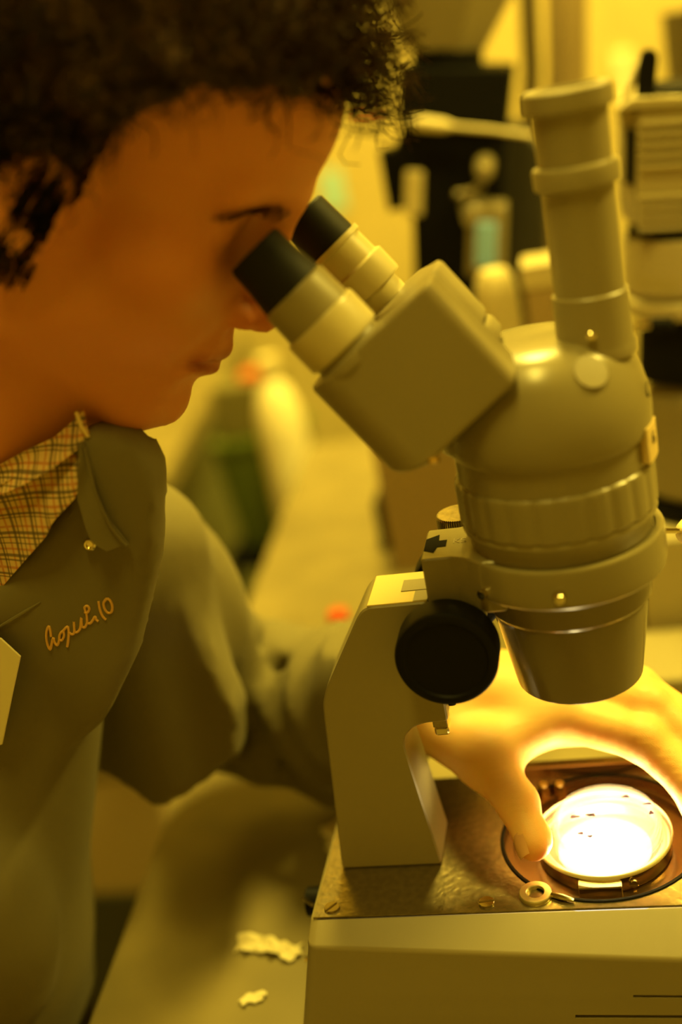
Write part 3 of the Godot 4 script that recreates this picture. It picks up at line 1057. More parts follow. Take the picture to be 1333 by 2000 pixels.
func head_sdf(q: Vector3) -> float:
	var p := Vector3(absf(q.x), q.y, q.z)
	var d := egg(p, Vector3(0, 20, -98), Vector3(74, 80, 96))
	d = smin(d, egg(p, Vector3(0, -58, -56), Vector3(60, 74, 52)), 26)
	d = smin(d, cap(p, Vector3(0, -132, -16), Vector3(16, -135, -26), 16, 15), 14)
	d = smin(d, cap(p, Vector3(16, -134, -30), Vector3(50, -112, -92), 14, 14), 16)
	d = smin(d, cap(p, Vector3(50, -112, -92), Vector3(58, -40, -98), 14, 14), 16)
	d = smin(d, cap(p, Vector3(0, -96, -40), Vector3(40, -92, -72), 34, 24), 22)
	d = smin(d, egg(p, Vector3(44, -50, -44), Vector3(24, 20, 24)), 18)
	d = smin(d, egg(p, Vector3(0, -92, -24), Vector3(26, 24, 24)), 14)
	d = smin(d, cap(p, Vector3(6, -3, -10), Vector3(44, -4, -26), 9, 8), 12)
	# eye sockets, eyeballs with lids
	var socket := p.distance_to(Vector3(31, -24, -4)) - 17.0
	d = -smin(-d, socket, 14)
	d = smin(d, p.distance_to(Vector3(32, -25, -31)) - 13.4, 4)
	d = smin(d, cap(p, Vector3(20, -19, -20), Vector3(44, -20, -27), 2.6, 2.4), 5)
	# nose
	d = smin(d, cap(p, Vector3(0, -14, -9), Vector3(0, -58, 8), 7.5, 9.0), 10)
	d = smin(d, p.distance_to(Vector3(0, -62, 9)) - 9.4, 6)
	d = smin(d, egg(p, Vector3(11, -66, -1), Vector3(7.5, 7, 10)), 6)
	d = -smin(-d, egg(p, Vector3(6.5, -74, 2), Vector3(3.0, 3.5, 5)), 3)
	# lips
	d = smin(d, cap(p, Vector3(0, -89.5, 0.5), Vector3(20, -95, -9), 5.2, 2.6), 6)
	d = smin(d, cap(p, Vector3(0, -102, -1.0), Vector3(18, -97, -9), 5.4, 3.0), 6)
	d = -smin(-d, cap(p, Vector3(0, -95.6, 7.0), Vector3(29, -99, -11), 2.6, 2.4), 2.5)
	d = -smin(-d, cap(p, Vector3(0, -113, 8), Vector3(16, -112, 0), 8, 6), 6)
	# the crease from nose to mouth corner
	d = -smin(-d, cap(p, Vector3(20, -72, 2), Vector3(31, -98, -10), 3.4, 2.4), 9)
	# ear
	var e := egg(p, Vector3(75, -54, -100), Vector3(7, 31, 18))
	e = -smin(-e, egg(p, Vector3(83, -52, -96), Vector3(8, 17, 9)), 5)
	d = smin(d, e, 6)
	# neck
	d = smin(d, cap(p, Vector3(0, -60, -118), Vector3(0, -292, -90), 55, 60), 24)
	d = smin(d, cap(p, Vector3(0, -128, -70), Vector3(0, -190, -48), 16, 16), 30)
	return d

func skin_tone(q: Vector3) -> Color:
	var base := Color(0.62, 0.245, 0.074)
	var p := Vector3(absf(q.x), q.y, q.z)
	var lips := clampf(1.0 - minf(cap(p, Vector3(0, -89.5, 4), Vector3(20, -95, -6), 1, 1), cap(p, Vector3(0, -102, 3), Vector3(18, -97, -7), 1, 1)) / 6.0, 0.0, 1.0)
	base = base.lerp(Color(0.33, 0.085, 0.03), lips)
	var flush := clampf(1.0 - p.distance_to(Vector3(50, -48, -40)) / 34.0, 0.0, 1.0)
	base = base.lerp(Color(0.68, 0.22, 0.055), flush * 0.35)
	var nose := clampf(1.0 - p.distance_to(Vector3(4, -62, 8)) / 22.0, 0.0, 1.0)
	return base.lerp(Color(0.58, 0.16, 0.045), nose * 0.8)

func hand_sdf(p: Vector3) -> float:
	var d := cap(p, Vector3(-184, 92, -164), Vector3(-112, 160, -72), 31, 27)
	d = smin(d, cap(p, Vector3(-108, 160, -68), Vector3(-12, 151, -44), 24, 14), 14)
	d = smin(d, cap(p, Vector3(-108, 160, -74), Vector3(-6, 157, -62), 24, 14), 14)
	d = smin(d, cap(p, Vector3(-108, 158, -80), Vector3(-12, 155, -82), 22, 13), 14)
	d = smin(d, cap(p, Vector3(-108, 154, -86), Vector3(-22, 149, -98), 20, 12), 14)
	# thumb
	var th := cap(p, Vector3(-98, 150, -50), Vector3(-62, 142, -14), 19, 16.5)
	th = smin(th, cap(p, Vector3(-62, 142, -14), Vector3(-44, 130, 12), 16.0, 11.6), 8)
	th = smin(th, cap(p, Vector3(-44, 130, 12), Vector3(-36.5, 117, 33), 11.6, 9.4), 6)
	th = smin(th, egg(p, Vector3(-35.0, 119, 30), Vector3(9.5, 9, 11)), 5)
	d = smin(d, th, 16)
	# the web between thumb and first finger
	d = smin(d, cap(p, Vector3(-58, 144, -22), Vector3(-14, 150, -42), 13, 12), 16)
	# fingers
	var f := [[Vector3(-12, 150, -42), Vector3(29, 150, -14), Vector3(51, 130, 0), Vector3(57, 109, 6), 12.6],
		[Vector3(-4, 156, -62), Vector3(34, 160, -34), Vector3(57, 142, -20), Vector3(65, 118, -14), 11.8],
		[Vector3(-10, 154, -82), Vector3(30, 160, -56), Vector3(54, 146, -42), Vector3(64, 122, -36), 11.0],
		[Vector3(-20, 148, -98), Vector3(16, 152, -78), Vector3(37, 140, -66), Vector3(47, 120, -60), 9.8]]
	for q in f:
		var r: float = q[4]
		var e := cap(p, q[0], q[1], r + 1.5, r)
		e = smin(e, cap(p, q[1], q[2], r, r - 1.4), 5)
		e = smin(e, cap(p, q[2], q[3], r - 1.4, r - 2.8), 4)
		e = smin(e, p.distance_to(q[1]) - r - 0.6, 3)
		d = smin(d, e, 7)
	return d

func body_sdf(p: Vector3) -> float:
	var d := cap(p, Vector3(-318, 280, -14), Vector3(-470, 40, 10), 46, 90)
	d = smin(d, cap(p, Vector3(-290, 255, -110), Vector3(-278, 94, -192), 36, 33), 20)
	d = smin(d, cap(p, Vector3(-278, 90, -192), Vector3(-184, 90, -166), 33, 30), 12)
	return d

var coat_panel := PackedVector2Array([Vector2(-224, 388), Vector2(-206, 380), Vector2(-199, 366), Vector2(-205, 344), Vector2(-213, 319), Vector2(-243, 259), Vector2(-273, 219), Vector2(-331, 176), Vector2(-440, 110), Vector2(-450, 300), Vector2(-330, 300), Vector2(-301, 306), Vector2(-260, 340), Vector2(-243, 352), Vector2(-234, 368), Vector2(-230, 384)])

var coat_flap := PackedVector2Array([Vector2(-330, 250), Vector2(-250, 230), Vector2(-236, 150), Vector2(-244, 118), Vector2(-268, 104), Vector2(-300, 92), Vector2(-345, 120), Vector2(-380, 200)])

# hollows between the folds of the sleeve
const SLEEVE_FOLDS := [[Vector3(-246, 150, -168), Vector3(-262, 70, -128), 9.0], [Vector3(-222, 134, -160), Vector3(-226, 50, -126), 8.0], [Vector3(-196, 128, -150), Vector3(-180, 50, -118), 9.5], [Vector3(-172, 136, -136), Vector3(-146, 96, -92), 8.0], [Vector3(-262, 190, -128), Vector3(-276, 130, -118), 7.0], [Vector3(-212, 108, -132), Vector3(-196, 84, -118), 6.5]]

func coat_sdf(p: Vector3) -> float:
	var d := cap(p, Vector3(-330, 262, -16), Vector3(-475, 40, 6), 58, 122)
	d = smin(d, cap(p, Vector3(-475, 40, 6), Vector3(-545, -150, 0), 122, 150), 30)
	d = smin(d, cap(p, Vector3(-420, 322, 50), Vector3(-290, 262, -96), 60, 50), 26)
	d = smin(d, egg(p, Vector3(-366, 312, -28), Vector3(112, 88, 68)), 22)
	d = smin(d, cap(p, Vector3(-296, 380, -66), Vector3(-372, 396, -58), 12, 13), 10)
	d = smin(d, cap(p, Vector3(-372, 396, -58), Vector3(-408, 382, 18), 13, 13), 10)
	var arm := cap(p, Vector3(-288, 256, -112), Vector3(-280, 96, -192), 50, 54)
	var r := smin(cap(p, Vector3(-268, 92, -194), Vector3(-200, 80, -184), 60, 66), cap(p, Vector3(-200, 80, -184), Vector3(-124, 148, -88), 66, 46), 14)
	# folds of the sleeve
	var w := p.x * 0.085 + p.y * 0.045
	r += (9.0 * absf(sin(w * 0.62 + 1.3 * sin(p.y * 0.03 + p.z * 0.03))) - 4.0) * clampf((p.x + 300.0) / 50.0, 0.0, 1.0)
	arm += 3.4 * sin(p.y * 0.05 + 2.2 * sin(p.x * 0.03 + p.z * 0.04) + 1.0)
	r = smin(arm, r, 16)
	for q in SLEEVE_FOLDS:
		r = -smin(-r, cap(p, q[0], q[1], q[2], q[2] * 0.7), 9)
	d = smin(d, r, 18)
	# the front that hangs towards the camera
	var flat := poly_distance(Vector2(p.x, p.y), coat_panel)
	var zc := 33.0 + 3.5 * sin(p.x * 0.045 + p.y * 0.03) - 5.0 * clampf((p.x + 225.0) / 30.0, 0.0, 1.0) - 0.12 * maxf(0.0, 300.0 - p.y)
	var depth := absf(p.z - zc) - 9.0
	var s := minf(maxf(flat, depth), 0.0) + Vector2(maxf(flat, 0.0), maxf(depth, 0.0)).length() - 5.0
	d = smin(d, s, 12)
	# the far front, hanging open below the arm
	var flap := poly_distance(Vector2(p.x, p.y), coat_flap)
	var fd := absf(p.z + 84.0 + 6.0 * sin(p.x * 0.07)) - 12.0
	d = smin(d, minf(maxf(flap, fd), 0.0) + Vector2(maxf(flap, 0.0), maxf(fd, 0.0)).length() - 6.0, 14)
	# the other arm, close to the camera
	var o := cap(p, Vector3(-424, 318, 66), Vector3(-378, 100, 62), 60, 54)
	o = smin(o, cap(p, Vector3(-378, 100, 62), Vector3(-385, 62, 60), 50, 44), 12)
	o += 3.0 * sin(p.y * 0.07 + 1.5 * sin(p.x * 0.05))
	return smin(d, o, 10)

func person() -> void:
	var t := thing("person", "person in olive lab coat and plaid shirt bending over the microscope eyepieces", "person")
	var place := Transform3D(Basis(Vector3(0, 0, 1), FUP, FFW), FACE)
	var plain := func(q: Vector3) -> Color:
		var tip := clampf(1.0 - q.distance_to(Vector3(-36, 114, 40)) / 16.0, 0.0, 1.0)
		return Color(0.76, 0.48, 0.17).lerp(Color(0.66, 0.26, 0.085), tip * 0.7)  # hand skin coloured lighter than the face, in place of strong lamp light
	# the large bodies are meshed side by side
	var s := Flesh.new()
	var hand := Flesh.new()
	var c := Flesh.new()
	var tasks := [
		begin(func() -> void: nets(s, head_sdf, Vector3(-90, -356, -206), Vector3(90, 112, 30), 3.0, place, skin_tone, true)),
		begin(func() -> void: nets(c, coat_sdf, Vector3(-720, -320, -280), Vector3(-60, 430, 240), 6.5, Transform3D(), white)),
		begin(func() -> void:
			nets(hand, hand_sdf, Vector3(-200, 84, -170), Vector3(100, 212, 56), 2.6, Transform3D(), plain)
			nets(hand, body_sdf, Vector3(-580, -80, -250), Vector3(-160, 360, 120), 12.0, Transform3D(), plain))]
	for k in tasks:
		k.wait_to_finish()
	join(s, hand)
	var skin := paint("skin", Color.WHITE, 0.5, 0.0, 0.42)
	skin.vertex_color_use_as_albedo = true
	skin.subsurf_scatter_enabled = true
	skin.subsurf_scatter_strength = 0.22
	skin.normal_enabled = true
	skin.normal_texture = noise("pores", 0.18, 256, [], 4.0)
	skin.normal_scale = 0.18
	skin.uv1_triplanar = true
	skin.uv1_scale = Vector3.ONE * 30.0
	part(t, "body", skin_mesh(s), skin)
	part(t, "thumbnail", nail(), paint("nail", lin(0.66, 0.36, 0.16), 0.25))
	var eye := lathe([[0, -12], [6, -10.4], [10.4, -6], [12, 0], [10.4, 6], [6, 10.4], [0, 12]], 20)
	for sd in [1.0, -1.0]:
		part(t, "eyeball", eye.mesh(60.0), paint("eye_white", lin(0.6, 0.5, 0.3), 0.15), Transform3D(Basis(), place * Vector3(32 * sd, -25, -31)))
	# hair
	part(t, "hair", hair(place), paint("brown_hair", Color.WHITE, 0.55))
	mats["brown_hair"].vertex_color_use_as_albedo = true
	part(t, "eyebrow", brow(place, 1.0), mats["brown_hair"])
	part(t, "eyebrow", brow(place, -1.0), mats["brown_hair"])
	# clothes
	var cloth := grain(paint("olive_cotton", lin(0.19, 0.16, 0.063), 0.85), "twill", 0.4, 90.0, 0.8, 1.0, 0.25)
	cloth.rim_enabled = true
	cloth.rim = 0.25
	var coat := part(t, "lab_coat", skin_mesh(c), cloth)
	var wave := func(u: float, v: float, _p: Vector3) -> Vector3:
		return Vector3(0, 0, 1.5 * sin(u * 9.0 + v * 3.0))
	part(coat, "lapel", patch(
		[Vector3(-227.5, 388, 52), Vector3(-229.5, 377, 53.5), Vector3(-236, 360, 55), Vector3(-235.5, 348, 55), Vector3(-233.5, 336, 54.5), Vector3(-228, 329.5, 53)],
		[Vector3(-225.5, 388, 50), Vector3(-225, 373.5, 52), Vector3(-225, 363.5, 52.5), Vector3(-224, 352, 52), Vector3(-222.5, 342, 51.5), Vector3(-217.2, 330, 50.5)], 26, 4, 1.6, wave).mesh(60.0), cloth)
	part(coat, "lapel_hem", tube([Vector3(-225.3, 386, 51.5), Vector3(-225, 373.5, 53.3), Vector3(-225, 363.5, 53.8), Vector3(-224, 352, 53.4), Vector3(-222.5, 342, 52.8), Vector3(-217.6, 330.6, 51.6)], [0.7], 6).mesh(60.0), cloth)
	part(coat, "snap_button", lathe([[0, 0], [3.2, 0], [3.4, 0.8], [2.6, 1.8], [1.8, 1.6], [1.5, 0.6], [0, 0.6]], 24, about(Vector3(-239.5, 331.5, 46.5), Vector3(0.1, 0.2, 1))).mesh(30.0), mats["chrome"], Transform3D(), "small metal snap")
	part(coat, "pocket_hem", tube([march(-306, 289, 90), march(-296, 293.5, 90), march(-286, 297.8, 90), march(-276, 302, 90)], [0.9, 1.1, 1.0, 0.4], 6).mesh(60.0), cloth)
	var thread := paint("orange_thread", lin(0.62, 0.36, 0.08), 0.7)
	for stroke in [[[275, 640], [262, 540], [242, 490], [215, 550], [207, 650], [222, 760], [258, 836], [280, 760], [303, 662], [325, 735], [360, 775], [386, 715], [396, 620], [440, 572], [456, 640], [425, 706], [392, 690]],
			[[442, 572], [500, 512], [520, 580], [515, 700], [500, 806]],
			[[520, 590], [560, 628], [596, 600], [588, 450], [602, 585], [642, 598], [680, 540], [690, 402], [702, 520], [742, 540], [770, 480]],
			[[772, 480], [762, 360], [735, 262], [772, 236], [800, 280], [775, 330], [730, 320]],
			[[772, 480], [812, 490], [845, 452], [880, 398], [895, 440], [925, 468]],
			[[930, 180], [948, 300], [985, 400], [1030, 452]],
			[[1050, 140], [1002, 200], [1014, 290], [1060, 352], [1108, 342], [1122, 260], [1092, 172], [1050, 140]]]:
		var line := []
		for q in stroke:
			var u: float = q[0] / 1333.0
			var v: float = q[1] / 963.0
			var x := lerpf(lerpf(-279.1, -227.5, u), lerpf(-291.2, -238.1, u), v)
			var y := lerpf(lerpf(308.2, 302.9, u), lerpf(268.4, 263.5, u), v)
			line.append(march(x, y, 90) + Vector3(0, 0, 0.3))
		part(coat, "embroidered_stroke", tube(smooth(line), [0.75], 6).mesh(60.0), thread, Transform3D(), "orange embroidered handwriting")
	# shirt
	var plaid := paint("plaid_cotton", Color.WHITE, 0.85)
	plaid.albedo_texture = plaid_texture()
	var shirt := Node3D.new()
	shirt.name = "shirt"
	t.add_child(shirt)
	var soft := func(u: float, v: float, p: Vector3) -> Vector3:
		return Vector3(0, 0, 3.0 * sin(u * 5.0 + v * 4.0) - 0.004 * pow(p.x + 262.0, 2.0) * 0.6)
	part(shirt, "collar", patch([Vector3(-330, 352, 44), Vector3(-300, 372, 47), Vector3(-275, 381.5, 48), Vector3(-259, 387, 48), Vector3(-243.5, 391, 48), Vector3(-233, 397, 47), Vector3(-226, 402, 44)],
		[Vector3(-335, 330, 52), Vector3(-304, 354, 54), Vector3(-278.6, 367, 55), Vector3(-262.7, 371.5, 55), Vector3(-244, 378, 54), Vector3(-229.4, 385, 51), Vector3(-223.6, 389, 46)], 28, 6, 1.2, soft, 0.03).mesh(60.0), plaid)
	part(shirt, "shirt_front", patch([Vector3(-335, 338, 50), Vector3(-304, 360, 52), Vector3(-278, 372, 53), Vector3(-262, 376, 52), Vector3(-244, 382, 51), Vector3(-230.5, 388, 48)],
		[Vector3(-340, 284, 50), Vector3(-298, 311, 51), Vector3(-274, 329.7, 52), Vector3(-257, 342.6, 53), Vector3(-252, 349.5, 54), Vector3(-236, 361, 54), Vector3(-228.5, 373, 52)], 28, 14, 1.2, soft, 0.03).mesh(60.0), plaid)
	part(shirt, "collar_seam", tube([Vector3(-227, 403, 46), Vector3(-225.4, 397, 48.5), Vector3(-223.4, 390, 48)], [1.0], 6).mesh(60.0), paint("cream_seam", lin(0.7, 0.55, 0.22), 0.8))
	# trousers and shoes, out of the picture
	var tr := Flesh.new()
	nets(tr, func(p: Vector3) -> float:
		var q := Vector3(p.x, p.y, absf(p.z))
		var d := cap(q, Vector3(-545, -60, 40), Vector3(-545, -200, 70), 120, 90)
		d = smin(d, cap(q, Vector3(-545, -180, 78), Vector3(-535, -480, 84), 84, 62), 30)
		return smin(d, cap(q, Vector3(-535, -480, 84), Vector3(-560, -840, 92), 62, 46), 20), Vector3(-700, -900, -200), Vector3(-400, 80, 200), 16.0, Transform3D(), white)
	part(t, "trousers", skin_mesh(tr), paint("dark_trousers", lin(0.05, 0.045, 0.03), 0.9))
	for sd in [-92.0, 92.0]:
		var sh := Flesh.new()
		nets(sh, func(p: Vector3) -> float: return maxf(smin(cap(p, Vector3(-580, -862, sd), Vector3(-420, -872, sd), 40, 34), cap(p, Vector3(-575, -850, sd), Vector3(-565, -820, sd), 46, 48), 20), -899.0 - p.y), Vector3(-640, -910, sd - 60), Vector3(-370, -760, sd + 60), 10.0, Transform3D(), white)
		part(t, "shoe", skin_mesh(sh), paint("shoe_leather", lin(0.02, 0.016, 0.01), 0.4))

func white(_q: Vector3) -> Color:
	return Color(1, 1, 1)

func smooth(line: Array) -> Array:
	var o := []
	for i in line.size() - 1:
		var a: Vector3 = line[maxi(i - 1, 0)]
		var b: Vector3 = line[i]
		var c: Vector3 = line[i + 1]
		var d: Vector3 = line[mini(i + 2, line.size() - 1)]
		for k in 4:
			o.append(b.cubic_interpolate(c, a, d, k / 4.0))
	o.append(line[line.size() - 1])
	return o

# the point of the coat in front of which (x, y) lies
func march(x: float, y: float, z: float) -> Vector3:
	var p := Vector3(x, y, z)
	for i in 40:
		var d := coat_sdf(p)
		if d < 0.05:
			break
		p.z -= maxf(d * 0.8, 0.05)
	return p

func nail() -> ArrayMesh:
	var s := Soup.new()
	var g := []
	for i in 9:
		var col := []
		for j in 9:
			var u := i / 4.0 - 1.0
			var v := j / 4.0 - 1.0
			var w := sqrt(maxf(0.0, 1.0 - 0.35 * v * v))
			col.append(Vector3(u * 5.6 * w, 1.2 - 1.6 * u * u - 0.5 * v * v, v * 7.0))
		g.append(col)
	# on the back of the thumb's end
	var fw := Vector3(7.5, -13, 21).normalized()
	var up := Vector3(-0.75, 0.5, 0.25)
	up = (up - fw * up.dot(fw)).normalized()
	var x := Transform3D(Basis(up.cross(fw), up, fw), Vector3(-36.2, 117, 34) + up * 9.0)
	for i in 8:
		for j in 8:
			s.quad(x * g[i][j], x * g[i][j + 1], x * g[i + 1][j + 1], x * g[i + 1][j])
	return s.mesh(60.0, false)

func plaid_texture() -> ImageTexture:
	var n := 256
	var im := Image.create(n, n, false, Image.FORMAT_RGB8)
	var dark := [[10, 7], [30, 4], [90, 5], [104, 3], [170, 7], [190, 4], [214, 3]]
	var red := [[60, 6], [140, 5], [236, 5]]
	for y in n:
		for x in n:
			var c := lin(0.62, 0.44, 0.17)
			for q in red:
				if absi(x - q[0]) < q[1] or absi(y - q[0] - 8) < q[1]:
					c = c.lerp(lin(0.42, 0.12, 0.03), 0.6)
			for q in dark:
				if absi(x - q[0]) < q[1]:
					c = c.lerp(lin(0.06, 0.045, 0.02), 0.62)
				if absi(y - q[0] - 5) < q[1]:
					c = c.lerp(lin(0.06, 0.045, 0.02), 0.62)
			im.set_pixel(x, y, c)
	return ImageTexture.create_from_image(im)

func hairline(f: float) -> float:
	var k := [[-220.0, -95.0], [-120.0, -98.0], [-110.0, -62.0], [-100.0, -48.0], [-92.0, -44.0], [-82.0, -14.0], [-70.0, 14.0], [-50.0, 34.0], [-25.0, 43.0], [-8.0, 50.0], [40.0, 58.0]]
	for i in k.size() - 1:
		if f <= k[i + 1][0]:
			return lerpf(k[i][1], k[i + 1][1], clampf((f - k[i][0]) / (k[i + 1][0] - k[i][0]), 0.0, 1.0))
	return 58.0

func strand(out: Flesh, pts: Array, r: float, c: Color) -> void:
	var base := out.pos.size()
	var n := 4
	var m := pts.size()
	var side := Vector3.ZERO
	for i in m:
		var p: Vector3 = pts[i]
		var d: Vector3 = (pts[mini(i + 1, m - 1)] - pts[maxi(i - 1, 0)]).normalized()
		if side == Vector3.ZERO:
			side = d.cross(Vector3(0.31, 0.2, 0.93)).normalized()
		side = (side - d * side.dot(d)).normalized()
		var up := d.cross(side)
		var rr := r * (1.0 - 0.6 * float(i) / m)
		for k in n:
			var a := TAU * k / n
			var w := side * cos(a) + up * sin(a)
			out.pos.append((p + w * rr) * 0.001)
			out.nor.append(w)
			out.col.append(c)
	for i in m - 1:
		for k in n:
			var k2 := (k + 1) % n
			var a := base + i * n + k
			var b := base + i * n + k2
			out.idx.append_array(PackedInt32Array([a, b, a + n, b, b + n, a + n]))

func hair(place: Transform3D) -> ArrayMesh:
	var s := Flesh.new()
	var rng := RandomNumberGenerator.new()
	rng.seed = 77
	# the mass of hair close to the scalp
	var mass := func(q: Vector3) -> float:
		var d := egg(q, Vector3(0, 18, -102), Vector3(87, 95, 101))
		d += 4.5 * sin(q.x * 0.12 + 2.0 * sin(q.y * 0.07)) * sin(q.z * 0.11 + q.y * 0.06)
		var low := hairline(q.z) + 3.0 * sin(q.z * 0.3) + 4.0
		return maxf(d, (low - q.y) * 0.7)
	nets(s, mass, Vector3(-100, -100, -216), Vector3(100, 130, 14), 4.0, place, func(q: Vector3) -> Color: return Color(0.085, 0.042, 0.014))
	var made := 0
	while made < 4600:
		var dir := Vector3(rng.randf_range(-1, 1), rng.randf_range(-0.9, 1), rng.randf_range(-1, 1))
		if dir.length() > 1.0 or dir.length() < 0.2:
			continue
		dir = dir.normalized()
		var root := Vector3(0, 18, -102) + dir * Vector3(89, 97, 103)
		if root.y < hairline(root.z) + rng.randf_range(-2, 8) or (root.x < -30.0 and rng.randf() < 0.6):
			continue
		made += 1
		var nrm := (dir / Vector3(82, 88, 102)).normalized()
		var front := clampf((root.z + 70.0) / 70.0, 0.0, 1.0)
		var flow := Vector3(rng.randf_range(-0.4, 0.4), rng.randf_range(-0.7, 0.3), rng.randf_range(-0.5, 0.7))
		var ax := (nrm * rng.randf_range(0.25, 0.8) + flow * 0.7 + Vector3(0, 0, 0.5) * front).normalized()
		var sx := ax.cross(Vector3(0.2, 0.5, 0.83)).normalized()
		var sy := ax.cross(sx)
		var len := rng.randf_range(14, 30) + 12.0 * front
		var rad := rng.randf_range(2.5, 6.0)
		var turns := rng.randf_range(0.8, 2.0)
		var ph := rng.randf() * TAU
		var pts := []
		for i in 11:
			var u := i / 10.0
			var a := ph + turns * TAU * u
			pts.append(place * (root - nrm * 3.0 + ax * len * u + (sx * (cos(a) - cos(ph)) + sy * (sin(a) - sin(ph))) * rad * minf(1.0, u * 2.0)))
		var b := rng.randf_range(0.5, 1.6)
		strand(s, pts, rng.randf_range(0.32, 0.62), Color(0.085 * b, 0.042 * b, 0.014 * b))
	# sideburns
	for k in 700:
		var sd := 1.0 if k % 3 else -1.0
		var u := rng.randf_range(-86, 0)
		var f := rng.randf_range(-103, -84) + 0.06 * (u + 40.0)
		var p := Vector3(sd * 95.0, u, f)
		for i in 18:
			p.x -= sd * maxf(head_sdf(p) * 0.85, 0.02)
		var pts := []
		for i in 5:
			var w := i / 4.0
			pts.append(place * (p + Vector3(sd * (0.2 + 1.6 * sin(w * 2.0)), -9.0 * w, rng.randf_range(-2.0, 2.0) * w)))
		strand(s, pts, 0.5, Color(0.085, 0.042, 0.014))
	return skin_mesh(s)

func brow(place: Transform3D, sd: float) -> ArrayMesh:
	var s := Flesh.new()
	var rng := RandomNumberGenerator.new()
	rng.seed = 5
	for k in 170:
		var u := rng.randf()
		var p := Vector3(lerpf(13, 50, u), -10.0 + 4.0 * sin(u * PI) - 5.0 * u + rng.randf_range(-5.0, 5.0), 20)
		for i in 20:
			p.z -= maxf(head_sdf(p) * 0.8, 0.02)
		p.x *= sd
		var pts := []
		for i in 5:
			var w := i / 4.0
			pts.append(place * (p + Vector3(sd * 7.0 * w, 2.5 * w - 3.0 * w * w, 1.6 * sin(w * 2.4) - w)))
		strand(s, pts, 0.24, Color(0.30, 0.13, 0.042))
	return skin_mesh(s)

func begin(work: Callable) -> Thread:
	var t := Thread.new()
	t.start(work)
	return t

# ---------------------------------------------------------------- benches and what stands on them
func background() -> void:
	bench()
	photomicroscope()
	lamp_instrument()
	clutter()

func lying() -> Transform3D:
	return Transform3D(Basis(Vector3(1, 0, 0), Vector3(0, 0, 1), Vector3(0, 1, 0)), Vector3.ZERO)

func bench() -> void:
	var t := thing("laboratory_bench", "long laboratory bench with pale stained top under the microscope", "bench")
	part(t, "bench_top", extrude(PackedVector2Array([Vector2(-334, 700), Vector2(-336, 40), Vector2(-409, -1060), Vector2(1700, -1060), Vector2(1700, 700)]), -34.0, 0.0, 1.5, lying()).mesh(30.0), bench_top_material())
	var dark := paint("bench_cabinet", lin(0.10, 0.085, 0.045), 0.6)
	part(t, "cabinet", box(-280, 1650, -900, -34, -1000, 620, 2.0).mesh(), dark)
	var o := thing("side_bench", "second laboratory bench across the aisle behind the person", "bench")
	part(o, "bench_top", extrude(PackedVector2Array([Vector2(-612, -990), Vector2(-712, -1880), Vector2(-1650, -1880), Vector2(-1650, -990)]), -34.0, 0.0, 1.5, lying()).mesh(30.0), bench_top_material())
	part(o, "cabinet", extrude(PackedVector2Array([Vector2(-660, -1020), Vector2(-760, -1880), Vector2(-1650, -1880), Vector2(-1650, -1020)]), -900.0, -34.0, 1.5, lying()).mesh(30.0), paint("green_cabinet", lin(0.09, 0.10, 0.03), 0.6))

func tilted(c: Vector2, z: float, deg: float) -> Transform3D:
	return Transform3D(Basis(Vector3(0, 0, 1), deg_to_rad(deg)), Vector3(c.x, c.y, z))

func pts(a: Array) -> PackedVector2Array:
	var o := PackedVector2Array()
	for q in a:
		o.append(Vector2(q[0], q[1]))
	return o

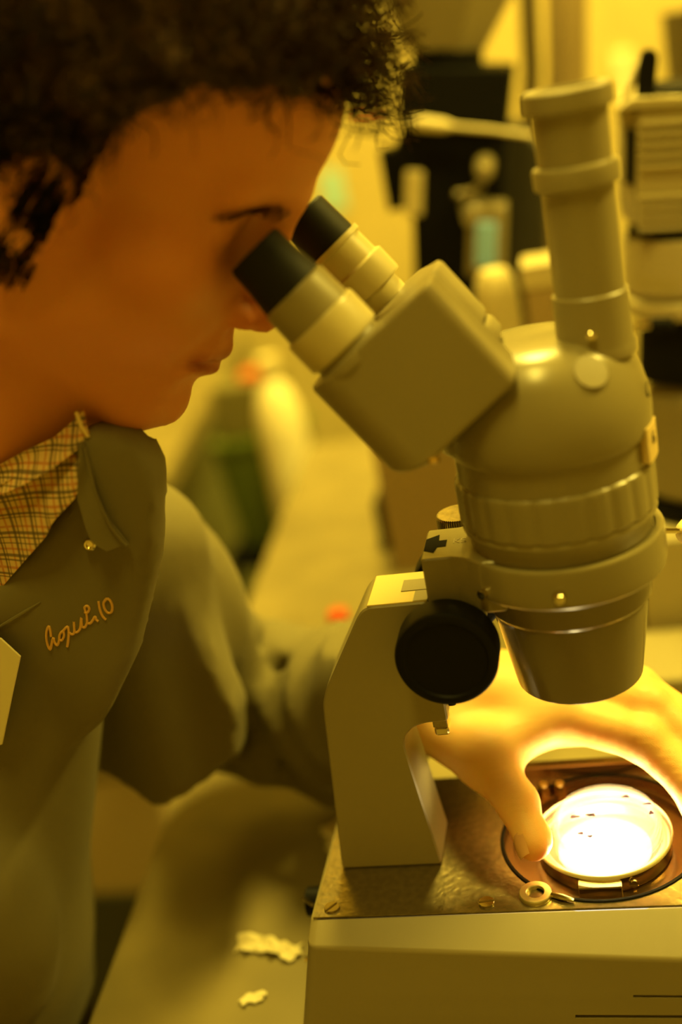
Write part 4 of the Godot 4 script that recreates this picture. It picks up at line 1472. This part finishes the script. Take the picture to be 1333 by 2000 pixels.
func photomicroscope() -> void:
	var t := thing("photomicroscope", "tall black photomicroscope with grey tapered camera housing behind the stereo microscope", "microscope")
	var grey := paint("camera_grey", lin(0.24, 0.20, 0.10), 0.4)
	var black := paint("black_crackle", lin(0.004, 0.0036, 0.003), 0.7, 0.0, 0.25)
	var cream := paint("cream_plastic", lin(0.62, 0.53, 0.26), 0.5)
	var ax := Vector3(0.2, 0.98, 0)
	var loops := []
	for q in [[-89.0, 514.0, 38.0, 34.0], [-79.0, 560.0, 60.0, 46.0], [-66.0, 626.0, 96.0, 60.0], [-60.0, 660.0, 96.0, 60.0]]:
		var l := PackedVector3Array()
		for i in 8:
			var a := TAU * (i + 0.5) / 8.0
			l.append(Vector3(q[0], q[1], -680) + Vector3(0.98, -0.2, 0) * cos(a) * q[2] * 1.08 + Vector3(0, 0, 1) * sin(a) * q[3])
		loops.append(l)
	part(t, "camera_housing", fixed(loft(loops)).mesh(20.0), grey)
	part(t, "camera_collar", lathe([[0, -8], [34, -8], [35, -6], [35, 6], [33, 8], [0, 8]], 40, about(Vector3(-88, 507, -680), ax)).mesh(30.0), black)
	part(t, "prism_block", extrude(rounded([Vector2(-131, 507), Vector2(-25, 487), Vector2(-38, 434), Vector2(-141, 457)], 3.0, 2), -730, -634, 2.0).mesh(30.0), black)
	part(t, "stand_body", extrude(rounded([Vector2(-138, 455), Vector2(-36, 434), Vector2(-46, 396), Vector2(-62, 300), Vector2(-110, 60), Vector2(-190, 60), Vector2(-152, 300), Vector2(-142, 372), Vector2(-152, 430)], 4.0, 2), -720, -650, 3.0).mesh(30.0), black)
	part(t, "back_plate", extrude(rounded([Vector2(-60, 436), Vector2(-34, 430), Vector2(-6, 398), Vector2(-22, 251), Vector2(-70, 252)], 4.0, 2), -760, -725, 3.0).mesh(30.0), paint("dark_plate", lin(0.028, 0.024, 0.012), 0.7))
	part(t, "side_bracket", box(-168, -150, 372, 432, -700, -660, 2.0, tilted(Vector2.ZERO, 0, 0)).mesh(), black)
	part(t, "cream_window", box(-9, 9, -22, 22, -648, -640, 3.0, tilted(Vector2(-137, 388), 0, -11)).mesh(), cream)
	part(t, "foot", box(-240, -40, 0, 62, -800, -650, 5.0).mesh(), black)
	part(t, "lever_handle", tube([Vector3(-124, 456, -618), Vector3(-112, 454, -616), Vector3(-94, 449, -616), Vector3(-86, 447, -618)], [5.5, 7.0, 6.0, 3.0], 12).mesh(), cream)
	part(t, "lever_rod", tube([Vector3(-88, 447, -618), Vector3(-50, 438, -612), Vector3(-12, 427, -600)], [2.8, 2.6, 2.4], 10).mesh(), cream)
	part(t, "side_knob", tube([Vector3(-64, 404, -648), Vector3(-62, 402, -605), Vector3(-62, 402, -598)], [10, 9, 6], 16).mesh(), grey)
	part(t, "side_pin", tube([Vector3(-70, 385, -640), Vector3(-78, 384, -612), Vector3(-92, 386, -604)], [4, 4, 3], 10).mesh(), grey)
	part(t, "lower_knob", tube([Vector3(-86, 366, -648), Vector3(-80, 361, -600)], [8, 8], 14).mesh(), grey)
	var blue := paint("blue_glow_tint", lin(0.26, 0.50, 0.95), 0.15)  # blue glow put into the colour; the slide gives off no light
	part(t, "filter_slide", box(-10, 10, -22, 22, -604, -600, 2.0, tilted(Vector2(-70, 334), 0, -10)).mesh(), blue, Transform3D(), "filter slide tinted to stand for a blue glow")
	part(t, "filter_mount", box(-18, 18, -34, 34, -648, -605, 3.0, tilted(Vector2(-70, 336), 0, -10)).mesh(), grey)
	part(t, "focus_bar", tube([Vector3(-128, 531, -690), Vector3(-148, 535, -690)], [4], 10).mesh(), grey)
	part(t, "focus_bar_grip", tube([Vector3(-147, 548, -690), Vector3(-153, 521, -690)], [6, 6], 12).mesh(), paint("brown_grip", lin(0.16, 0.08, 0.03), 0.5))
	# a thin wire with a red end clipped to the stand
	var w := thing("test_lead", "thin wire with red sleeve clipped to the black photomicroscope", "wire")
	part(w, "red_sleeve", tube([Vector3(-178, 473, -606), Vector3(-164, 472, -604), Vector3(-150, 470, -604)], [2.0, 3.2, 2.6], 10).mesh(), paint("red_plastic", lin(0.62, 0.07, 0.012), 0.4))
	part(w, "wire", tube([Vector3(-150, 470, -604), Vector3(-138, 467, -606), Vector3(-122, 462, -628)], [1.6], 8).mesh(), black)

func lamp_instrument() -> void:
	var t := thing("ribbed_lamp_housing", "cream ribbed lamp housing on stacked grey body at the right of the phototube", "lamp housing")
	var cream := paint("warm_grey", lin(0.40, 0.34, 0.17), 0.45)
	var grey := paint("camera_grey", Color.WHITE)
	var black := paint("black_crackle", Color.WHITE)
	var m := Basis(Vector3(0, 0, 1), deg_to_rad(-5.0))
	part(t, "housing", extrude(rounded([Vector2(66, 361), Vector2(150, 346), Vector2(158, 446), Vector2(76, 452)], 4.0, 3), -520, -421, 1.5).mesh(30.0), cream)
	part(t, "side_plate", extrude(rounded([Vector2(55, 372), Vector2(66, 362), Vector2(76, 450), Vector2(64, 455)], 3.0, 2), -515, -430, 0.8).mesh(30.0), cream)
	part(t, "side_slot", extrude(pts([[61, 398], [68, 394], [73, 436], [66, 440]]), -429.9, -427, 0.5).mesh(), black)
	part(t, "lid", extrude(rounded([Vector2(60, 455), Vector2(158, 444), Vector2(158, 451), Vector2(72, 462)], 3.0, 2), -522, -416, 0.8).mesh(30.0), cream)
	for i in 11:
		var y := 440.0 - i * 8.0
		if i == 5 or i == 6:
			continue
		part(t, "rib", box(-42, 42, -1.7, 1.7, -422, -414.5, 0.8, Transform3D(Basis(Vector3(0, 0, 1), deg_to_rad(-6.0)), Vector3(118 - i * 0.9, y - 3.0, 0))).mesh(), cream)
	part(t, "top_disc", lathe([[0, 0], [48, 0], [50, 2], [50, 6], [46, 8], [0, 8]], 40, about(Vector3(130, 453, -468), Vector3(0.1, 1, 0))).mesh(30.0), black)
	part(t, "lever", extrude(rounded([Vector2(75, 456), Vector2(89, 456), Vector2(95, 488), Vector2(92, 494), Vector2(84, 494), Vector2(79, 482)], 2.0, 2), -440, -424, 0.8).mesh(30.0), black)
	part(t, "lever_link", tube([Vector3(66, 456, -440), Vector3(74, 470, -436), Vector3(80, 482, -434)], [3, 2.6, 2.4], 8).mesh(), cream)
	part(t, "black_disc", lathe([[0, 0], [52, 0], [52, 5], [0, 5]], 40, about(Vector3(112, 346, -470), Vector3(0.08, 1, 0))).mesh(), black)  # near-black disc between ribbed housing and drum
	part(t, "drum", lathe([[0, -48], [54, -48], [57, -44], [57, -4], [55, 0], [0, 0]], 56, about(Vector3(112, 346, -470), Vector3(0.06, 1, 0))).mesh(30.0), cream)
	part(t, "ledge", lathe([[0, -14], [60, -14], [62, -11], [62, -3], [60, 0], [0, 0]], 56, about(Vector3(110, 296, -470), Vector3(0.06, 1, 0))).mesh(30.0), cream)
	part(t, "control_rod", tube([Vector3(52, 288, -392), Vector3(62, 291, -386), Vector3(69, 292, -384)], [3, 3.4, 3.4], 10).mesh(), mats["chrome"])
	part(t, "rod_grip", tube([Vector3(69, 292, -384), Vector3(86, 291, -380)], [5.4, 5.4], 14).mesh(), black)
	part(t, "dark_neck", lathe([[0, -62], [44, -62], [40, 0], [0, 0]], 40, about(Vector3(104, 284, -470), Vector3(0.06, 1, 0))).mesh(30.0), black)
	part(t, "body", lathe([[0, -100], [50, -100], [53, -96], [53, -20], [46, -6], [38, 0], [0, 0]], 56, about(Vector3(112, 216, -470), Vector3(0.08, 1, 0))).mesh(30.0), grey)
	part(t, "base_ring", lathe([[0, -14], [58, -14], [58, 0], [0, 0]], 56, about(Vector3(106, 112, -470), Vector3(0.08, 1, 0))).mesh(30.0), black)
	part(t, "pedestal", box(40, 190, 0, 98, -540, -400, 5.0).mesh(), cream)
	# posts behind
	var p := thing("twin_post_stand", "stand with one thick and one slim grey post behind the phototube", "stand", 0, 0, -880)
	part(p, "thick_post", tube([Vector3(-40, 10, 0), Vector3(24, 470, 0), Vector3(42, 640, 0)], [22, 22, 22], 24).mesh(), paint("tube_brown", lin(0.26, 0.19, 0.085), 0.4))
	part(p, "slim_post", tube([Vector3(-90, 10, 0), Vector3(-16, 470, 0), Vector3(-2, 640, 0)], [11, 11, 11], 20).mesh(), paint("tube_dark", lin(0.10, 0.075, 0.03), 0.4))
	part(p, "foot_plate", box(-140, 20, 0, 14, -60, 60, 3.0).mesh(), black)

func clutter() -> void:
	var cream := paint("cream_plastic", Color.WHITE)
	var black := paint("black_crackle", Color.WHITE)
	var cx := single("cardboard_box", box(-216, -126, 0, 150, -644, -592, 2.0).mesh(), grain(paint("card", lin(0.36, 0.25, 0.09), 0.8), "card_fibre", 0.05, 10.0, 0.85), "plain tan box standing on the bench behind the column", "box")
	var j := thing("white_jar", "white cylindrical jar on the bench behind the dome", "jar", -60, 0, -520)
	part(j, "jar", lathe([[0, 0], [20, 0], [22, 3], [20, 300], [17, 318], [12, 326], [0, 326]], 32).mesh(30.0), cream)
	var b := thing("cream_case", "small cream case with pale lid beside the phototube", "case", -14, 0, -540)
	part(b, "case", box(-20, 22, 0, 302, -20, 20, 2.0).mesh(), paint("case_tan", lin(0.40, 0.29, 0.12), 0.5))
	part(b, "case_lid", box(-22, 24, 302, 326, -22, 22, 3.0).mesh(), cream)
	# paper and tape on the bench
	var paper := paint("paper", lin(0.72, 0.64, 0.36), 0.85)
	single("paper_sheet", crumpled(44, 52, 5.0, 3), paper, "white crumpled paper lying on the bench behind the column", "paper", -186, 1, -130, 0.3)
	single("paper_scrap", crumpled(46, 14, 4.0, 5), paper, "torn white paper strip on the bench left of the base", "paper", -228, 1, -20, -0.2, "paper scraps on the bench")
	single("paper_scrap", crumpled(14, 8, 1.5, 8), paper, "tiny square paper scrap on the bench near the base", "paper", -228, 1, 26, 0.3, "paper scraps on the bench")
	var card := single("white_card", extrude(pts([[-330, 300], [-299, 288], [-291, 276], [-302, 255], [-319, 222], [-345, 215]]), 0, 1.2, 0.3).mesh(), paper, "white card sticking out of the coat pocket", "card", 0, 0, 0)
	card.position = spot(0, 0, 58)
	var bt := thing("capped_vial", "small vial with bright red cap on the bench beyond the sleeve", "vial", -246, 0, -432)
	part(bt, "vial", lathe([[0, 0], [9, 0], [9.5, 2], [9.5, 20], [7, 24], [0, 24]], 20).mesh(30.0), cream)
	part(bt, "cap", lathe([[0, 22], [9.5, 22], [10, 24], [10, 38], [8.5, 40], [0, 40]], 20).mesh(30.0), paint("red_plastic", Color.WHITE))
	var stop := thing("rubber_stopper", "dark rubber stopper on the bench behind the objective", "stopper", 50, 0, -425)
	part(stop, "stopper", lathe([[0, 0], [13, 0], [16, 24], [14, 27], [0, 27]], 24).mesh(30.0), black)
	single("paper_tray", box(10, 230, 0, 16, -385, -300, 2.0).mesh(), paint("tray_grey", lin(0.26, 0.22, 0.10), 0.5), "flat grey tray lying on the bench behind the objective", "tray")
	# aisle between the benches
	var cart := thing("dark_cart", "low black cart standing in the aisle between the benches", "cart", -533, 0, -1260)
	part(cart, "shelf", box(-78, 78, -240, -214, -70, 90, 3.0).mesh(), black)
	part(cart, "lower_shelf", box(-78, 78, -760, -740, -70, 90, 3.0).mesh(), black)
	for s in [[-72, -64], [72, -64], [-72, 84], [72, 84]]:
		part(cart, "leg", tube([Vector3(s[0], -900, s[1]), Vector3(s[0], -214, s[1])], [8], 12).mesh(), black)
	single("green_bin", loft([rect_ring(-58, 58, -48, 48, -214), rect_ring(-70, 70, -60, 60, -40), rect_ring(-74, 74, -64, 64, -38), rect_ring(-74, 74, -64, 64, -28)]).mesh(30.0), paint("green_plastic", lin(0.085, 0.115, 0.012), 0.5), "green plastic bin on the black cart in the aisle", "bin", -533, 0, -1255)
	single("dark_case", box(-60, 50, -26, 60, -40, 40, 4.0).mesh(), paint("olive_case", lin(0.13, 0.11, 0.03), 0.6), "dark olive case sitting on the green bin", "case", -533, 0, -1258)
	single("red_box", box(-26, 26, 60, 70, -20, 20, 1.5).mesh(), paint("red_card", lin(0.55, 0.12, 0.02), 0.6), "flat red box on top of the dark olive case", "box", -520, 0, -1260)
	var gas := thing("white_canister", "tall white canister with rounded shoulder standing beside the bench end", "canister", -462, -900, -1130)
	part(gas, "canister", lathe([[0, 0], [34, 0], [37, 4], [37, 900], [34, 940], [24, 972], [12, 984], [12, 1004], [0, 1004]], 40).mesh(40.0), paint("white_enamel", lin(0.80, 0.72, 0.42), 0.4))
	part(gas, "valve", lathe([[0, 1000], [16, 1000], [16, 1022], [0, 1024]], 24).mesh(30.0), cream)
	var cab := thing("low_cabinet", "low cream cabinet with olive top beside the person", "cabinet", -790, -900, -820)
	part(cab, "body", box(-170, 175, 60, 590, -150, 120, 4.0).mesh(), paint("cabinet_cream", lin(0.52, 0.40, 0.17), 0.5))
	part(cab, "top", box(-176, 181, 590, 655, -156, 126, 4.0).mesh(), paint("cabinet_top", lin(0.26, 0.2, 0.08), 0.5))
	part(cab, "plinth", box(-165, 170, 0, 60, -146, 112, 2.0).mesh(), black)
	part(cab, "lower_drawer", box(-160, 165, 80, 400, 120, 128, 3.0).mesh(), paint("drawer_dark", lin(0.05, 0.05, 0.02), 0.5))
	# on the far wall
	var sw := thing("wall_switch", "pair of pale switch plates on the far wall", "switch", 118, 366, -1899)
	for y in [-24.0, 24.0]:
		part(sw, "plate", box(-16, 16, y - 20, y + 20, 0, 9, 2.0).mesh(), paint("switch_white", lin(0.85, 0.78, 0.5), 0.4))
	var hang := thing("blue_tag", "pale blue tag hanging on the far wall beside the forehead", "tag", -470, 250, -1898)
	part(hang, "tag_sheet", box(-20, 20, -40, 40, 0, 3, 0.5).mesh(), paint("blue_card", lin(0.34, 0.62, 0.70), 0.6))
	var drum := thing("grey_cylinder", "upright grey cylinder at the far right above the ribbed housing", "cylinder", 176, 0, -900)
	part(drum, "cylinder", lathe([[0, 380], [40, 380], [46, 396], [46, 500], [0, 500]], 40).mesh(30.0), paint("tube_dark", Color.WHITE))
	part(drum, "stand", lathe([[0, 0], [60, 0], [60, 8], [9, 14], [9, 384], [0, 384]], 32).mesh(30.0), black)

func rect_ring(x0: float, x1: float, z0: float, z1: float, y: float) -> PackedVector3Array:
	var o := PackedVector3Array()
	for p in rr(x0, x1, z0, z1, 12.0):
		o.append(Vector3(p.x, y, p.y))
	return o

func crumpled(w: float, d: float, h: float, sd: int) -> ArrayMesh:
	var f := FastNoiseLite.new()
	f.seed = sd
	f.frequency = 0.045
	var s := Soup.new()
	var n := 14
	for lift in [0.0, -0.4]:
		for i in n:
			for k in n:
				var q := []
				for e in [[i, k], [i, k + 1], [i + 1, k + 1], [i + 1, k]]:
					var x: float = (float(e[0]) / n - 0.5) * w
					var z: float = (float(e[1]) / n - 0.5) * d
					x += 6.0 * f.get_noise_2d(z * 2.0, 40.0 + x)
					z += 6.0 * f.get_noise_2d(x * 2.0, 90.0)
					q.append(Vector3(x, lift + 0.6 + h * absf(f.get_noise_2d(x, z)) * 2.0, z))
				if lift == 0.0:
					s.quad(q[0], q[1], q[2], q[3])
				else:
					s.quad(q[0], q[3], q[2], q[1])
	return s.mesh(25.0, false)
